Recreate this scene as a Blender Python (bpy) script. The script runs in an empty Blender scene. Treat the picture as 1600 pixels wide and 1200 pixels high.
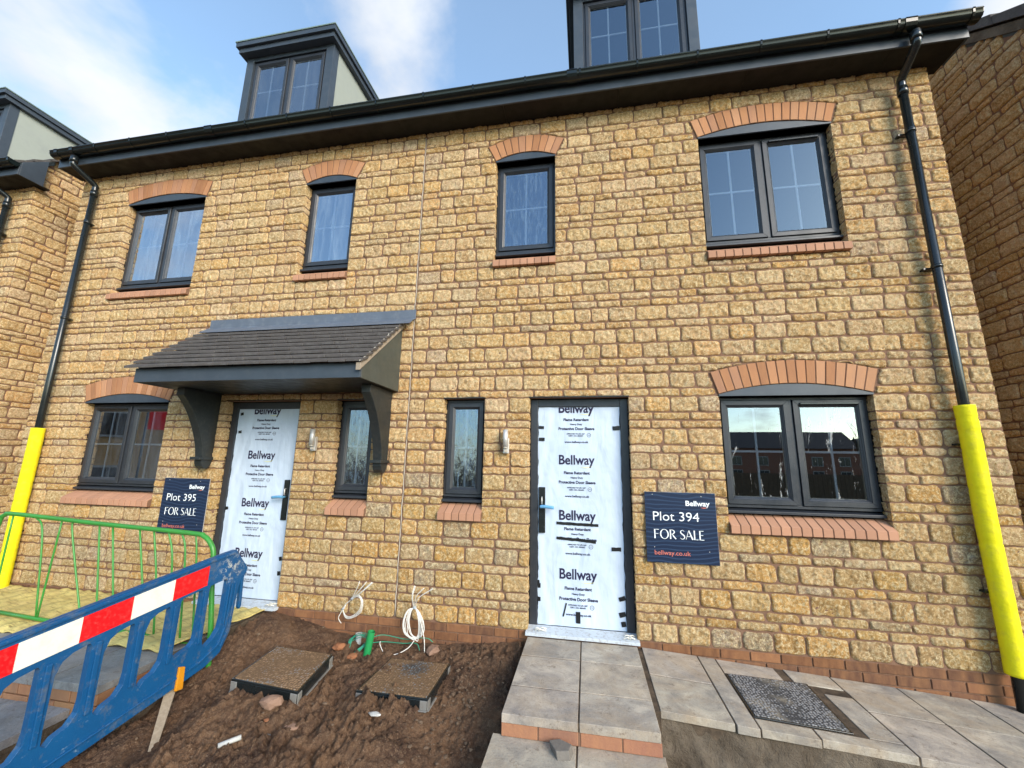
import bpy, bmesh, math, random
import numpy as np
from mathutils import Vector, Matrix, Euler
R = math.radians
S = bpy.context.scene
COL = S.collection

# ------------------------------------------------------------------ camera, light, exposure
cam_d = bpy.data.cameras.new('camera'); cam = bpy.data.objects.new('camera', cam_d); COL.objects.link(cam)
cam.location = (0.5294, -3.827, 1.4384)
rx, ry, rz = R(10.9), R(-0.998), R(10.47)
mY = Matrix.Rotation(rz, 3, 'Z'); mX = Matrix.Rotation(rx, 3, 'X'); mR = Matrix.Rotation(ry, 3, 'Y')
cam.matrix_world = Matrix.Translation(cam.location) @ (mY @ mX @ mR @ Matrix.Rotation(math.pi / 2, 3, 'X')).to_4x4()
cam_d.sensor_width = 36; cam_d.lens = 631.4 / 1600 * 36
cam_d.clip_start = 0.05; cam_d.clip_end = 2000
S.camera = cam
SUN_EL, SUN_AZ = R(25), R(46)       # azimuth: from the facade's normal (-Y) towards +X
sun_d = bpy.data.lights.new('sun', 'SUN'); sun = bpy.data.objects.new('sun', sun_d); COL.objects.link(sun)
sun_d.energy = 2.9; sun_d.angle = R(27); sun_d.color = (1.0, 0.88, 0.74)
sdir = Vector((math.sin(SUN_AZ) * math.cos(SUN_EL), -math.cos(SUN_AZ) * math.cos(SUN_EL), math.sin(SUN_EL)))
sun.rotation_euler = sdir.to_track_quat('Z', 'Y').to_euler()
W = bpy.data.worlds.new('World'); S.world = W; W.use_nodes = True
nt = W.node_tree; nt.nodes.clear()
def wn(t, **k):
    n = nt.nodes.new(t)
    for a, b in k.items(): setattr(n, a, b)
    return n
def wl(a, b): nt.links.new(a, b)
out = wn('ShaderNodeOutputWorld'); bg = wn('ShaderNodeBackground'); bg.inputs[1].default_value = 0.15
sky = wn('ShaderNodeTexSky', sky_type='NISHITA', sun_disc=False)
sky.sun_elevation = SUN_EL; sky.sun_rotation = math.atan2(sdir.x, sdir.y)
sky.altitude = 50; sky.air_density = 1.0; sky.dust_density = 0.6; sky.ozone_density = 2.0
tc = wn('ShaderNodeTexCoord')
# flatten the dome so clouds stretch towards the horizon
sep = wn('ShaderNodeSeparateXYZ'); wl(tc.outputs['Generated'], sep.inputs[0])
addz = wn('ShaderNodeMath', operation='ADD'); wl(sep.outputs[2], addz.inputs[0]); addz.inputs[1].default_value = 0.35
mxz = wn('ShaderNodeMath', operation='MAXIMUM'); wl(addz.outputs[0], mxz.inputs[0]); mxz.inputs[1].default_value = 0.12
dx = wn('ShaderNodeMath', operation='DIVIDE'); wl(sep.outputs[0], dx.inputs[0]); wl(mxz.outputs[0], dx.inputs[1])
dy = wn('ShaderNodeMath', operation='DIVIDE'); wl(sep.outputs[1], dy.inputs[0]); wl(mxz.outputs[0], dy.inputs[1])
cmb = wn('ShaderNodeCombineXYZ'); wl(dx.outputs[0], cmb.inputs[0]); wl(dy.outputs[0], cmb.inputs[1])
n1 = wn('ShaderNodeTexNoise'); n1.inputs['Scale'].default_value = 2.6; n1.inputs['Detail'].default_value = 6; n1.inputs['Roughness'].default_value = 0.60; n1.inputs['Distortion'].default_value = 0.2
wl(cmb.outputs[0], n1.inputs['Vector'])
cur = n1.outputs[0]
def blob(dirv, width, amount):
    """more (or less) cloud round one direction of the sky"""
    global cur
    v = Vector(dirv).normalized()
    d = wn('ShaderNodeVectorMath', operation='DOT_PRODUCT'); nn = wn('ShaderNodeVectorMath', operation='NORMALIZE')
    wl(tc.outputs['Generated'], nn.inputs[0]); wl(nn.outputs[0], d.inputs[0]); d.inputs[1].default_value = v
    mr = wn('ShaderNodeMapRange', interpolation_type='SMOOTHSTEP'); wl(d.outputs['Value'], mr.inputs[0])
    mr.inputs[1].default_value = math.cos(R(width)); mr.inputs[2].default_value = 1.0
    mr.inputs[3].default_value = 0.0; mr.inputs[4].default_value = amount
    a = wn('ShaderNodeMath', operation='ADD'); wl(cur, a.inputs[0]); wl(mr.outputs[0], a.inputs[1]); cur = a.outputs[0]
for args in [((-0.78, 0.46, 0.46), 22, 0.24), ((-0.38, 0.62, 0.68), 19, 0.25), ((0.80, 0.50, 0.60), 17, 0.55),
             ((-0.57, 0.50, 0.68), 13, -0.22), ((-0.10, 0.66, 0.74), 15, -0.24), ((0.25, 0.62, 0.72), 16, -0.4), ((0.55, -0.75, 0.38), 9, 0.18), ((0.2, -0.97, 0.06), 30, 0.3), ((0.3, -0.6, 0.6), 60, -0.5)]:
    blob(*args)
ramp = wn('ShaderNodeMapRange', interpolation_type='SMOOTHSTEP'); wl(cur, ramp.inputs[0])
ramp.inputs[1].default_value = 0.40; ramp.inputs[2].default_value = 0.84
n2 = wn('ShaderNodeTexNoise'); n2.inputs['Scale'].default_value = 2.6; n2.inputs['Detail'].default_value = 5; wl(cmb.outputs[0], n2.inputs['Vector'])
cr = wn('ShaderNodeMapRange'); wl(n2.outputs[0], cr.inputs[0]); cr.inputs[1].default_value = .3; cr.inputs[2].default_value = .7; cr.inputs[3].default_value = 4.1; cr.inputs[4].default_value = 5.6
tint = wn('ShaderNodeVectorMath', operation='MULTIPLY'); wl(sky.outputs[0], tint.inputs[0]); tint.inputs[1].default_value = (1.78, 2.02, 1.95)
ccol = wn('ShaderNodeCombineXYZ')
m1 = wn('ShaderNodeMath', operation='MULTIPLY'); wl(cr.outputs[0], m1.inputs[0]); m1.inputs[1].default_value = 0.96
m2 = wn('ShaderNodeMath', operation='MULTIPLY'); wl(cr.outputs[0], m2.inputs[0]); m2.inputs[1].default_value = 1.0
m3 = wn('ShaderNodeMath', operation='MULTIPLY'); wl(cr.outputs[0], m3.inputs[0]); m3.inputs[1].default_value = 1.06
wl(m1.outputs[0], ccol.inputs[0]); wl(m2.outputs[0], ccol.inputs[1]); wl(m3.outputs[0], ccol.inputs[2])
mixc = wn('ShaderNodeMix', data_type='RGBA'); veil = wn('ShaderNodeMath', operation='MAXIMUM'); wl(ramp.outputs[0], veil.inputs[0]); veil.inputs[1].default_value = 0.12; wl(veil.outputs[0], mixc.inputs[0]); wl(tint.outputs[0], mixc.inputs[6]); wl(ccol.outputs[0], mixc.inputs[7])
wl(mixc.outputs[2], bg.inputs[0]); wl(bg.outputs[0], out.inputs[0])
S.view_settings.view_transform = 'Standard'; S.view_settings.look = 'None'; S.view_settings.gamma = 1; S.view_settings.exposure = 0.46
S.view_settings.use_curve_mapping = False
S.cycles.max_bounces = 6; S.cycles.transparent_max_bounces = 8
rnd = random.Random(7)

# ------------------------------------------------------------------ materials
class NT:
    def __init__(s, name):
        s.m = bpy.data.materials.new(name); s.m.use_nodes = True; s.t = s.m.node_tree; s.t.nodes.clear()
        s.out = s.n('ShaderNodeOutputMaterial'); s.b = s.n('ShaderNodeBsdfPrincipled'); s.l(s.b.outputs[0], s.out.inputs[0])
        s.tc = s.n('ShaderNodeTexCoord')
    def n(s, t, **k):
        n = s.t.nodes.new(t)
        for a, b in k.items(): setattr(n, a, b)
        return n
    def l(s, a, b): s.t.links.new(a, b)
    def noise(s, scale, detail=4, rough=0.55, stretch=None, dist=0):
        n = s.n('ShaderNodeTexNoise'); n.inputs['Scale'].default_value = scale; n.inputs['Detail'].default_value = detail
        n.inputs['Roughness'].default_value = rough; n.inputs['Distortion'].default_value = dist
        if stretch:
            mp = s.n('ShaderNodeMapping'); mp.inputs['Scale'].default_value = stretch
            s.l(s.tc.outputs['Object'], mp.inputs[0]); s.l(mp.outputs[0], n.inputs['Vector'])
        else: s.l(s.tc.outputs['Object'], n.inputs['Vector'])
        return n.outputs[0]
    def rng(s, v, a, b, c=0.0, d=1.0):
        r = s.n('ShaderNodeMapRange'); s.l(v, r.inputs[0])
        for i, x in enumerate((a, b, c, d)): r.inputs[i + 1].default_value = x
        return r.outputs[0]
    def mix(s, f, a, b, mode='MIX'):
        m = s.n('ShaderNodeMix', data_type='RGBA', blend_type=mode)
        for i, v in ((0, f), (6, a), (7, b)):
            if isinstance(v, (int, float)): m.inputs[i].default_value = v
            elif isinstance(v, tuple): m.inputs[i].default_value = (*v, 1)
            else: s.l(v, m.inputs[i])
        return m.outputs[2]
    def math(s, op, a, b):
        m = s.n('ShaderNodeMath', operation=op)
        for i, v in ((0, a), (1, b)):
            if isinstance(v, (int, float)): m.inputs[i].default_value = v
            else: s.l(v, m.inputs[i])
        return m.outputs[0]
    def bump(s, h, dist=0.002, strength=1.0, prev=None):
        b = s.n('ShaderNodeBump'); b.inputs['Distance'].default_value = dist; b.inputs['Strength'].default_value = strength
        s.l(h, b.inputs['Height'])
        if prev is not None: s.l(prev, b.inputs['Normal'])
        s.l(b.outputs[0], s.b.inputs['Normal']); return b.outputs[0]
    def set(s, col=None, rough=0.5, metal=0.0, spec=0.5):
        if col is not None:
            if isinstance(col, tuple): s.b.inputs['Base Color'].default_value = (*col, 1)
            else: s.l(col, s.b.inputs['Base Color'])
        if isinstance(rough, (int, float)): s.b.inputs['Roughness'].default_value = rough
        else: s.l(rough, s.b.inputs['Roughness'])
        s.b.inputs['Metallic'].default_value = metal; s.b.inputs['Specular IOR Level'].default_value = spec
        return s.m
def attr(s, name='tint'):
    a = s.n('ShaderNodeVertexColor'); a.layer_name = name; return a.outputs[0]
M = {}
def stone_mat(name, strength):
    s = NT(name); t = attr(s)
    a = s.rng(s.noise(40, 6, 0.80), 0.43, 0.58); b = s.rng(s.noise(9, 3), 0.35, 0.7)
    c = s.mix(s.math('MULTIPLY', a, 0.58), t, (0.33, 0.165, 0.045), 'MIX')
    c = s.mix(s.math('MULTIPLY', s.rng(s.noise(50, 5, 0.82, dist=.6), 0.49, 0.58), 0.80), c, (1.0, 0.84, 0.52), 'MIX')
    c = s.mix(s.math('MULTIPLY', b, 0.20), c, (0.72, 0.41, 0.13), 'MIX')
    p = s.bump(s.noise(62, 6, 0.8), 0.032 * strength, 1.0)
    s.bump(s.noise(170, 3, 0.7), 0.005 * strength, 1.0, p)
    return s.set(c, 0.92, 0, 0.15)
M['stone'] = stone_mat('rough_stone', 1.0)
s = NT('mortar'); s.bump(s.noise(140, 4, .7), 0.003); M['mortar'] = s.set(s.mix(s.noise(20, 4), (0.150, 0.082, 0.052), (0.27, 0.160, 0.108)), 0.95, 0, 0.1)
s = NT('brick'); t = attr(s); c = s.mix(s.math('MULTIPLY', s.rng(s.noise(18, 4, .6, (1, 1, .35)), .35, .7), .22), t, (0.62, 0.30, 0.12)); s.bump(s.noise(70, 5, .7), 0.003)
M['brick'] = s.set(c, 0.88, 0, 0.2)
s = NT('sill_brick'); t = attr(s); c = s.mix(s.math('MULTIPLY', s.noise(90, 3), .25), t, (0.47, 0.26, 0.16)); s.bump(s.noise(220, 3), 0.0006); M['sill'] = s.set(c, 0.8, 0, .25)
def plain(name, col, rough=.45, spec=.5, bumpsc=None, bd=.0005, var=.25, metal=0.0, dust=None):
    s = NT(name); d = tuple(x * (1 - var) for x in col); u = tuple(min(1, x * (1 + var)) for x in col)
    c = s.mix(s.noise(6, 5, .6), d, u)
    if dust: c = s.mix(s.math('MULTIPLY', s.rng(s.noise(dust[1], 5, .7), .5, .75), dust[2]), c, dust[0])
    if bumpsc: s.bump(s.noise(bumpsc, 3), bd)
    M[name] = s.set(c, s.rng(s.noise(9, 4), .3, .7, rough * .8, min(1, rough * 1.25)), metal, spec); return M[name]
plain('frame_grey', (0.024, 0.028, 0.036), .38, .5, 300, .0002, dust=((.20, .17, .14), 40, .10))
plain('fascia_grey', (0.040, 0.052, 0.068), .42, .5, dust=((.15, .13, .11), 12, .10))
plain('soffit_dark', (0.010, 0.0088, 0.0075), .6, .3)
plain('black_plastic', (0.010, 0.013, 0.014), .24, .6)
plain('gutter_black', (0.005, 0.008, 0.0075), .20, .45, var=.15)
plain('canopy_grey', (0.062, 0.068, 0.058), .5, .4, 90, .0004, dust=((.2, .17, .12), 25, .12))
plain('bracket_grey', (0.020, 0.024, 0.025), .42, .4, 90, .0004, dust=((.2, .17, .12), 25, .12))
plain('trim_green', (0.16, 0.215, 0.19), .45, .4)
plain('lead', (0.10, 0.12, 0.155), .55, .5, 25, .002, dust=((.28, .28, .28), 14, .3))
plain('render_pale', (0.33, 0.35, 0.31), .9, .1, 260, .0008, .08, dust=((.22, .23, .22), 3.0, .45))
plain('tile_dark', (0.078, 0.068, 0.063), .75, .3, 120, .0015, .35, dust=((.17, .16, .15), 22, .5))
plain('verge_mortar', (0.32, 0.26, 0.20), .9, .1, 120, .002)
plain('steel', (0.62, 0.60, 0.57), .5, .5, metal=.6, var=.06)
plain('tape_black', (0.008, 0.008, 0.009), .45, .4, 60, .0015)
plain('threshold_pale', (0.52, 0.56, 0.60), .5, .4, 120, .0006, .12, dust=((.22, .16, .11), 35, .75))
plain('handle_blue', (0.12, 0.33, 0.55), .5, .4)
plain('yellow_foam', (0.82, 0.72, 0.012), .75, .2, 30, .004, .07, dust=((.35, .28, .08), 16, .35))
plain('green_paint', (0.040, 0.25, 0.036), .34, .5, 60, .0006, .2, dust=((.14, .12, .06), 22, .35))
plain('white_cable', (0.72, 0.69, 0.63), .45, .4, var=.08)
plain('green_cable', (0.03, 0.28, 0.17), .45, .4)
plain('green_duct', (0.02, 0.26, 0.075), .45, .4, 40, .001)
plain('cable_tie', (0.35, 0.38, 0.40), .5, .4)
plain('lug_grey', (0.20, 0.19, 0.175), .6, .3, dust=((.12, .08, .05), 30, .6))
plain('pvc_grey', (0.50, 0.49, 0.46), .55, .4, dust=((.16, .11, .07), 30, .6))
plain('blue_plastic', (0.008, 0.090, 0.250), .36, .5, 50, .001, .2)
s = NT('scuffed_blue'); c = s.mix(s.noise(5, 5), (0.004, 0.058, 0.165), (0.007, 0.088, 0.235))
c = s.mix(s.math('MULTIPLY', s.rng(s.noise(48, 6, .8, (1, .45, 1)), .61, .72), .55), c, (0.30, 0.36, 0.38))
c = s.mix(s.math('MULTIPLY', s.rng(s.noise(9, 5, .75), .54, .72), .5), c, (0.17, 0.16, 0.12))
vd = s.n('ShaderNodeVectorMath', operation='DISTANCE'); s.l(s.tc.outputs['Object'], vd.inputs[0]); SCUFF = vd.inputs[1]
c = s.mix(s.math('MULTIPLY', s.math('MULTIPLY', s.rng(vd.outputs['Value'], -.02, .15, 1, 0), s.rng(s.noise(22, 5, .8), .51, .56)), .95), c, (0.62, 0.60, 0.50))
s.bump(s.noise(70, 4), .0012); M['scuffed_blue'] = s.set(c, .40, 0, .45)
plain('sign_red', (0.72, 0.006, 0.010), .35, .5, 200, .0002, .06, dust=((.55, .35, .3), 40, .15))
plain('sign_white', (0.80, 0.76, 0.66), .4, .5, 200, .0002, .04, dust=((.45, .40, .32), 16, .35))
plain('orange_plastic', (0.58, 0.23, 0.012), .45, .4)
plain('rubble_red', (0.27, 0.165, 0.115), .92, .1, 60, .004)
plain('rubble_orange', (0.30, 0.13, 0.065), .9, .1, 60, .003)
plain('rubble_grey', (0.17, 0.15, 0.13), .9, .15, 60, .004)
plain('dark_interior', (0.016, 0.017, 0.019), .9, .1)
plain('bar_grey', (0.42, 0.45, 0.50), .5, .4)
plain('bead_pale', (0.50, 0.45, 0.38), .6, .3)
plain('spacer', (0.40, 0.34, 0.27), .4, .4)
s = NT('wood'); c = s.mix(s.noise(14, 5, .7, (3, 3, .3)), (0.22, 0.16, 0.105), (0.50, 0.41, 0.30)); s.bump(s.noise(40, 4, .6, (3, 3, .3)), .002); M['wood'] = s.set(c, .85, 0, .2)
# soil: damp brown earth with lighter crumbs
s = NT('soil'); a = s.noise(3.2, 5, .6); b = s.noise(42, 7, .82); c = s.mix(s.rng(a, .38, .62), (0.095, 0.050, 0.032), (0.235, 0.130, 0.072))
c = s.mix(s.math('MULTIPLY', s.rng(b, .47, .66), .75), c, (0.37, 0.225, 0.13)); c = s.mix(s.math('MULTIPLY', s.rng(s.noise(55, 6, .8), .53, .66), .6), c, (0.035, 0.020, 0.014)); c = s.mix(s.math('MULTIPLY', s.rng(s.noise(150, 3), .60, .70), .6), c, (0.45, 0.33, 0.22))
p = s.bump(s.noise(38, 8, .8), .040); s.bump(s.noise(150, 4, .75), .010, 1, p); M['soil'] = s.set(c, s.rng(a, .35, .65, .75, .95), 0, .25)
plain('clod', (0.155, 0.105, 0.070), .95, .1, 90, .003, .5)
s = NT('haunch_concrete'); c = s.mix(s.rng(s.noise(5, 6, .65), .35, .7), (0.10, 0.076, 0.054), (0.185, 0.147, 0.108)); c = s.mix(s.math('MULTIPLY', s.rng(s.noise(14, 6, .8, dist=1.0), .55, .68), .6), c, (0.07, 0.048, 0.03))
p = s.bump(s.noise(12, 6, .7, dist=.5), .03); s.bump(s.noise(120, 4), .003, 1, p); M['haunch'] = s.set(c, .92, 0, .15)
s = NT('grout'); c = s.mix(s.rng(s.noise(9, 5, .7), .35, .7), (0.055, 0.042, 0.032), (0.16, 0.115, 0.078)); s.bump(s.noise(120, 4), .003); M['grout'] = s.set(c, .95, 0, .1)
def slab_mat(name, dark, light, stain):
    s = NT(name); t = attr(s)
    c = s.mix(s.rng(s.noise(4.5, 6, .65, dist=.6), .33, .67), dark, light); c = s.mix(.55, c, t, 'MULTIPLY')
    c = s.mix(s.math('MULTIPLY', s.rng(s.noise(2.3, 5, .7, dist=.8), .46, .68), .75), c, stain)
    c = s.mix(s.math('MULTIPLY', s.rng(s.noise(1.7, 6, .7, (1, 1.6, 1), 1.2), .52, .66), .5), c, tuple(x * .8 for x in dark))
    c = s.mix(s.math('MULTIPLY', s.rng(s.noise(110, 3, .7), .58, .70), .5), c, (0.10, 0.075, 0.055))
    c = s.mix(s.math('MULTIPLY', s.rng(s.noise(16, 6, .85), .56, .68), .75), c, (0.12, 0.082, 0.055))
    c = s.mix(s.math('MULTIPLY', s.rng(s.noise(70, 4, .8), .55, .75), .35), c, (0.58, 0.52, 0.44))
    p = s.bump(s.noise(60, 5, .65), .003); s.bump(s.noise(7, 4), .004, 1, p)
    M[name] = s.set(c, .82, 0, .3)
slab_mat('slab', (0.25, 0.225, 0.205), (0.56, 0.48, 0.385), (0.37, 0.28, 0.19))
slab_mat('slab_wet', (0.17, 0.17, 0.18), (0.34, 0.335, 0.33), (0.24, 0.21, 0.18))
s = NT('yellow_mat'); c = s.mix(s.rng(s.noise(4, 5, .7, (1, 2.5, 1)), .35, .7), (0.66, 0.54, 0.19), (0.50, 0.38, 0.15)); c = s.mix(s.math('MULTIPLY', s.rng(s.noise(11, 6, .8, (.7, 3, 1)), .52, .66), .8), c, (0.13, 0.085, 0.04))
s.bump(s.noise(26, 4, .6), .006); M['yellow_mat'] = s.set(c, .85, 0, .15)
# manhole lid: raised dots, partly filled with earth
def lid(name, metal, dirt, lo, hi):
    s = NT(name); v = s.n('ShaderNodeTexVoronoi', feature='F1'); v.inputs['Scale'].default_value = 50; v.inputs['Randomness'].default_value = .5; s.l(s.tc.outputs['Object'], v.inputs['Vector'])
    d = s.rng(v.outputs['Distance'], .25, .55, 1, 0)
    f = s.rng(s.math('ADD', s.noise(4.5, 4), s.math('MULTIPLY', d, -.20)), lo, hi)
    c = s.mix(d, metal, tuple(min(1, x * 4.5 + .02) for x in metal)); dc = s.mix(s.math('MULTIPLY', d, .8), tuple(x * .5 for x in dirt), tuple(min(1, x * 1.35) for x in dirt)); dc = s.mix(s.math('MULTIPLY', s.rng(s.noise(120, 5, .8), .5, .65), .4), dc, tuple(x * 1.8 for x in dirt)); c = s.mix(f, c, dc)
    p = s.bump(d, .004); s.bump(s.noise(120, 4), .003, 1, p); M[name] = s.set(c, .85, 0, .15)
lid('lid_muddy', (0.045, 0.048, 0.05), (0.29, 0.18, 0.10), .30, .44)
lid('lid_speckled', (0.062, 0.060, 0.060), (0.42, 0.36, 0.28), .46, .66)
# glass: a thin sheet that mirrors the sky and lets the dark room and glazing bars through
def glass(name, refl, tintc, film=None, obscure=0.0):
    s = NT(name); s.t.nodes.remove(s.b)
    g = s.n('ShaderNodeBsdfGlossy'); g.inputs['Roughness'].default_value = 0.0 if not obscure else 0.10; g.inputs['Color'].default_value = (*tintc, 1)
    tr = s.n('ShaderNodeBsdfTransparent'); tr.inputs[0].default_value = (.82, .86, .88, 1)
    lw = s.n('ShaderNodeFresnel'); lw.inputs['IOR'].default_value = 1.5
    f = s.math('ADD', s.math('MULTIPLY', lw.outputs[0], 1.6), refl)
    bp = s.n('ShaderNodeBump'); bp.inputs['Distance'].default_value = .0006 if not obscure else obscure; bp.inputs['Strength'].default_value = 1
    s.l(s.noise(1.3, 1) if not obscure else s.noise(30, 3, .6, (1, 1, .28)), bp.inputs['Height']); s.l(bp.outputs[0], g.inputs['Normal'])
    m = s.n('ShaderNodeMixShader'); s.l(f, m.inputs[0]); s.l(tr.outputs[0], m.inputs[1]); s.l(g.outputs[0], m.inputs[2]); res = m.outputs[0]
    if film:
        d = s.n('ShaderNodeBsdfDiffuse'); d.inputs[0].default_value = (*film[0], 1)
        fac = s.math('MULTIPLY', s.rng(s.noise(film[1], 5, .75, (1, 1, .16), .8), film[2], film[3]), film[4])
        m2 = s.n('ShaderNodeMixShader'); s.l(fac, m2.inputs[0]); s.l(res, m2.inputs[1]); s.l(d.outputs[0], m2.inputs[2]); res = m2.outputs[0]
    s.l(res, s.out.inputs[0]); M[name] = s.m
glass('glass_clear', .10, (.70, .84, 1))
glass('glass_smeared', .20, (.90, .95, 1), ((.75, .76, .74), 9, .585, .64, .40))
glass('glass_film', .34, (.80, .88, 1), ((.40, .54, .70), 12, .44, .68, .27))
glass('glass_film_grey', .17, (.80, .88, 1), ((.28, .34, .42), 5, .40, .80, .22))
glass('glass_obscure', .17, (.70, .82, 1), ((.20, .30, .42), 42, .50, .60, .30), .003)
# door sleeve film
s = NT('sleeve_film'); c = s.mix(s.noise(3, 4), (0.47, 0.56, 0.69), (0.60, 0.68, 0.79)); p = s.bump(s.noise(7, 3, .5, (1, 1, .30), .8), .010); s.bump(s.noise(45, 3, .6, (1, 1, .5)), .0010, 1, p)
M['sleeve'] = s.set(c, .42, 0, .4)
plain('ink', (0.022, 0.018, 0.055), .5, .3, var=.1)
plain('ink_yellow', (0.65, 0.66, 0.40), .5, .3)
s = NT('sign_navy')
w = s.n('ShaderNodeTexWave', wave_type='BANDS', bands_direction='Z'); w.inputs['Scale'].default_value = 9.5; w.inputs['Distortion'].default_value = 9; w.inputs['Detail'].default_value = 1.2; w.inputs['Detail Scale'].default_value = .35
s.l(s.tc.outputs['Object'], w.inputs['Vector'])
M['sign_navy'] = s.set(s.mix(s.rng(w.outputs[0], .70, .95), (0.010, 0.020, 0.050), (0.026, 0.048, 0.100)), .35, 0, .4)
plain('sign_edge', (0.55, 0.52, 0.48), .6)
plain('ink_white', (0.86, 0.88, 0.88), .5, .3, var=.02)
plain('ink_salmon', (0.62, 0.17, 0.12), .5, .3, var=.05)
s = NT('far_brick'); t = s.n('ShaderNodeTexBrick'); t.inputs['Scale'].default_value = 4; t.inputs['Color1'].default_value = (.26, .10, .06, 1); t.inputs['Color2'].default_value = (.20, .085, .055, 1); t.inputs['Mortar'].default_value = (.25, .2, .17, 1); t.inputs['Mortar Size'].default_value = .02
mp = s.n('ShaderNodeMapping'); mp.inputs['Rotation'].default_value = (R(90), 0, 0); s.l(s.tc.outputs['Object'], mp.inputs[0]); s.l(mp.outputs[0], t.inputs[0]); M['far_brick'] = s.set(t.outputs[0], .9, 0, .2)
plain('tan_brick', (0.42, 0.27, 0.14), .9, .1, 20, .004)
plain('far_roof', (0.045, 0.045, 0.05), .8, .2); plain('far_white', (0.30, 0.29, 0.27), .6); plain('far_glass', (0.02, 0.03, 0.04), .1, .6)
plain('fence_wood', (0.13, 0.095, 0.065), .85, .1, 12, .004, .35); plain('bark', (0.10, 0.08, 0.06), .9, .1)
plain('ground_earth', (0.12, 0.085, 0.06), .95, .1, 6, .02, .4)

# ------------------------------------------------------------------ helpers
def tag(o, label, cat, group=None, kind=None):
    if label: o['label'] = label
    if cat: o['category'] = cat
    if group: o['group'] = group
    if kind: o['kind'] = kind
    return o
def struct(o): o['kind'] = 'structure'; return o
def empty(name, loc, label, cat, group=None):
    o = bpy.data.objects.new(name, None); COL.objects.link(o); o.location = loc; o.empty_display_size = .1
    bpy.context.view_layer.update(); return tag(o, label, cat, group)
def mesh_obj(name, V, F, mats, parent=None, smooth=False, mi=None, tint=None):
    me = bpy.data.meshes.new(name); me.from_pydata(V, [], F)
    for m in (mats if isinstance(mats, (list, tuple)) else [mats]): me.materials.append(M[m] if isinstance(m, str) else m)
    if mi is not None: me.polygons.foreach_set('material_index', mi)
    if smooth: me.polygons.foreach_set('use_smooth', [True] * len(me.polygons))
    if tint is not None:
        a = me.color_attributes.new('tint', 'FLOAT_COLOR', 'POINT'); a.data.foreach_set('color', np.asarray(tint, dtype=np.float32).ravel())
    me.update()
    o = bpy.data.objects.new(name, me); COL.objects.link(o)
    if parent:
        o.parent = parent; o.matrix_parent_inverse = world_of(parent).inverted()
    return o
def world_of(o):
    m = o.matrix_basis.copy()
    if o.parent: m = world_of(o.parent) @ o.matrix_parent_inverse @ m
    return m
class MB:
    """collects solids and links them as one mesh"""
    def __init__(s): s.V = []; s.F = []; s.T = []; s.I = []; s.sm = []; s.col = (1, 1, 1, 1); s.mat = 0
    def add(s, V, F, smooth=False):
        o = len(s.V); s.V += [tuple(v) for v in V]; s.T += [s.col] * len(V); s.F += [tuple(i + o for i in f) for f in F]; s.I += [s.mat] * len(F); s.sm += [smooth] * len(F); return s
    def box(s, x0, x1, y0, y1, z0, z1, M4=None):
        V = [(x, y, z) for x in (x0, x1) for y in (y0, y1) for z in (z0, z1)]
        if M4 is not None: V = [M4 @ Vector(v) for v in V]
        return s.add(V, [(0, 1, 3, 2), (4, 6, 7, 5), (0, 4, 5, 1), (2, 3, 7, 6), (0, 2, 6, 4), (1, 5, 7, 3)])
    def hexa(s, P):  # 8 points ordered like box: x,y,z binary
        return s.add(P, [(0, 1, 3, 2), (4, 6, 7, 5), (0, 4, 5, 1), (2, 3, 7, 6), (0, 2, 6, 4), (1, 5, 7, 3)])
    def prism(s, poly, f0, f1):
        """poly: list of 2d points, f0/f1 map a 2d point to the two caps"""
        n = len(poly); V = [f0(*p) for p in poly] + [f1(*p) for p in poly]
        return s.add(V, [tuple(range(n)), tuple(range(2 * n - 1, n - 1, -1))] + [(i, i + n, (i + 1) % n + n, (i + 1) % n) for i in range(n)])
    def tube(s, pts, r, n=10, cap=True, smooth=True, rot=0):
        P = [Vector(p) for p in pts]; V = []; up = None
        rr = r if isinstance(r, (list, tuple)) else [r] * len(P)
        for i, p in enumerate(P):
            t = ((P[min(i + 1, len(P) - 1)] - P[max(i - 1, 0)])).normalized()
            if up is None: up = Vector((0, 0, 1)) if abs(t.z) < .9 else Vector((0, 1, 0))
            a = t.cross(up)
            if a.length < 1e-4: a = t.cross(Vector((1, 0, 0)))
            a.normalize(); b = a.cross(t); up = b.copy() if b.length else up
            for k in range(n):
                th = 2 * math.pi * k / n + rot; V.append(p + (a * math.cos(th) + b * math.sin(th)) * rr[i])
        F = [(i * n + k, i * n + (k + 1) % n, (i + 1) * n + (k + 1) % n, (i + 1) * n + k) for i in range(len(P) - 1) for k in range(n)]
        s.add(V, F, smooth)
        if cap:
            o = len(s.V) - len(V); s.F += [tuple(o + k for k in range(n - 1, -1, -1)), tuple(o + (len(P) - 1) * n + k for k in range(n))]; s.I += [s.mat] * 2; s.sm += [False] * 2
        return s
    def build(s, name, mats, parent=None, tint=False, bevel=0, seg=2):
        o = mesh_obj(name, s.V, s.F, mats, parent, False, s.I, s.T if tint else None)
        o.data.polygons.foreach_set('use_smooth', s.sm)
        if bevel:
            m = o.modifiers.new('bevel', 'BEVEL'); m.width = bevel; m.segments = seg; m.limit_method = 'ANGLE'; m.angle_limit = R(40)
        return o
def bez(pts, n=10):
    """Catmull-Rom through points"""
    P = [Vector(p) for p in pts]; P = [P[0] * 2 - P[1]] + P + [P[-1] * 2 - P[-2]]; o = []
    for i in range(1, len(P) - 2):
        for k in range(n):
            t = k / n; a, b, c, d = P[i - 1:i + 3]
            o.append(.5 * ((2 * b) + (c - a) * t + (2 * a - 5 * b + 4 * c - d) * t * t + (3 * b - a - 3 * c + d) * t ** 3))
    o.append(P[-2]); return o
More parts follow.
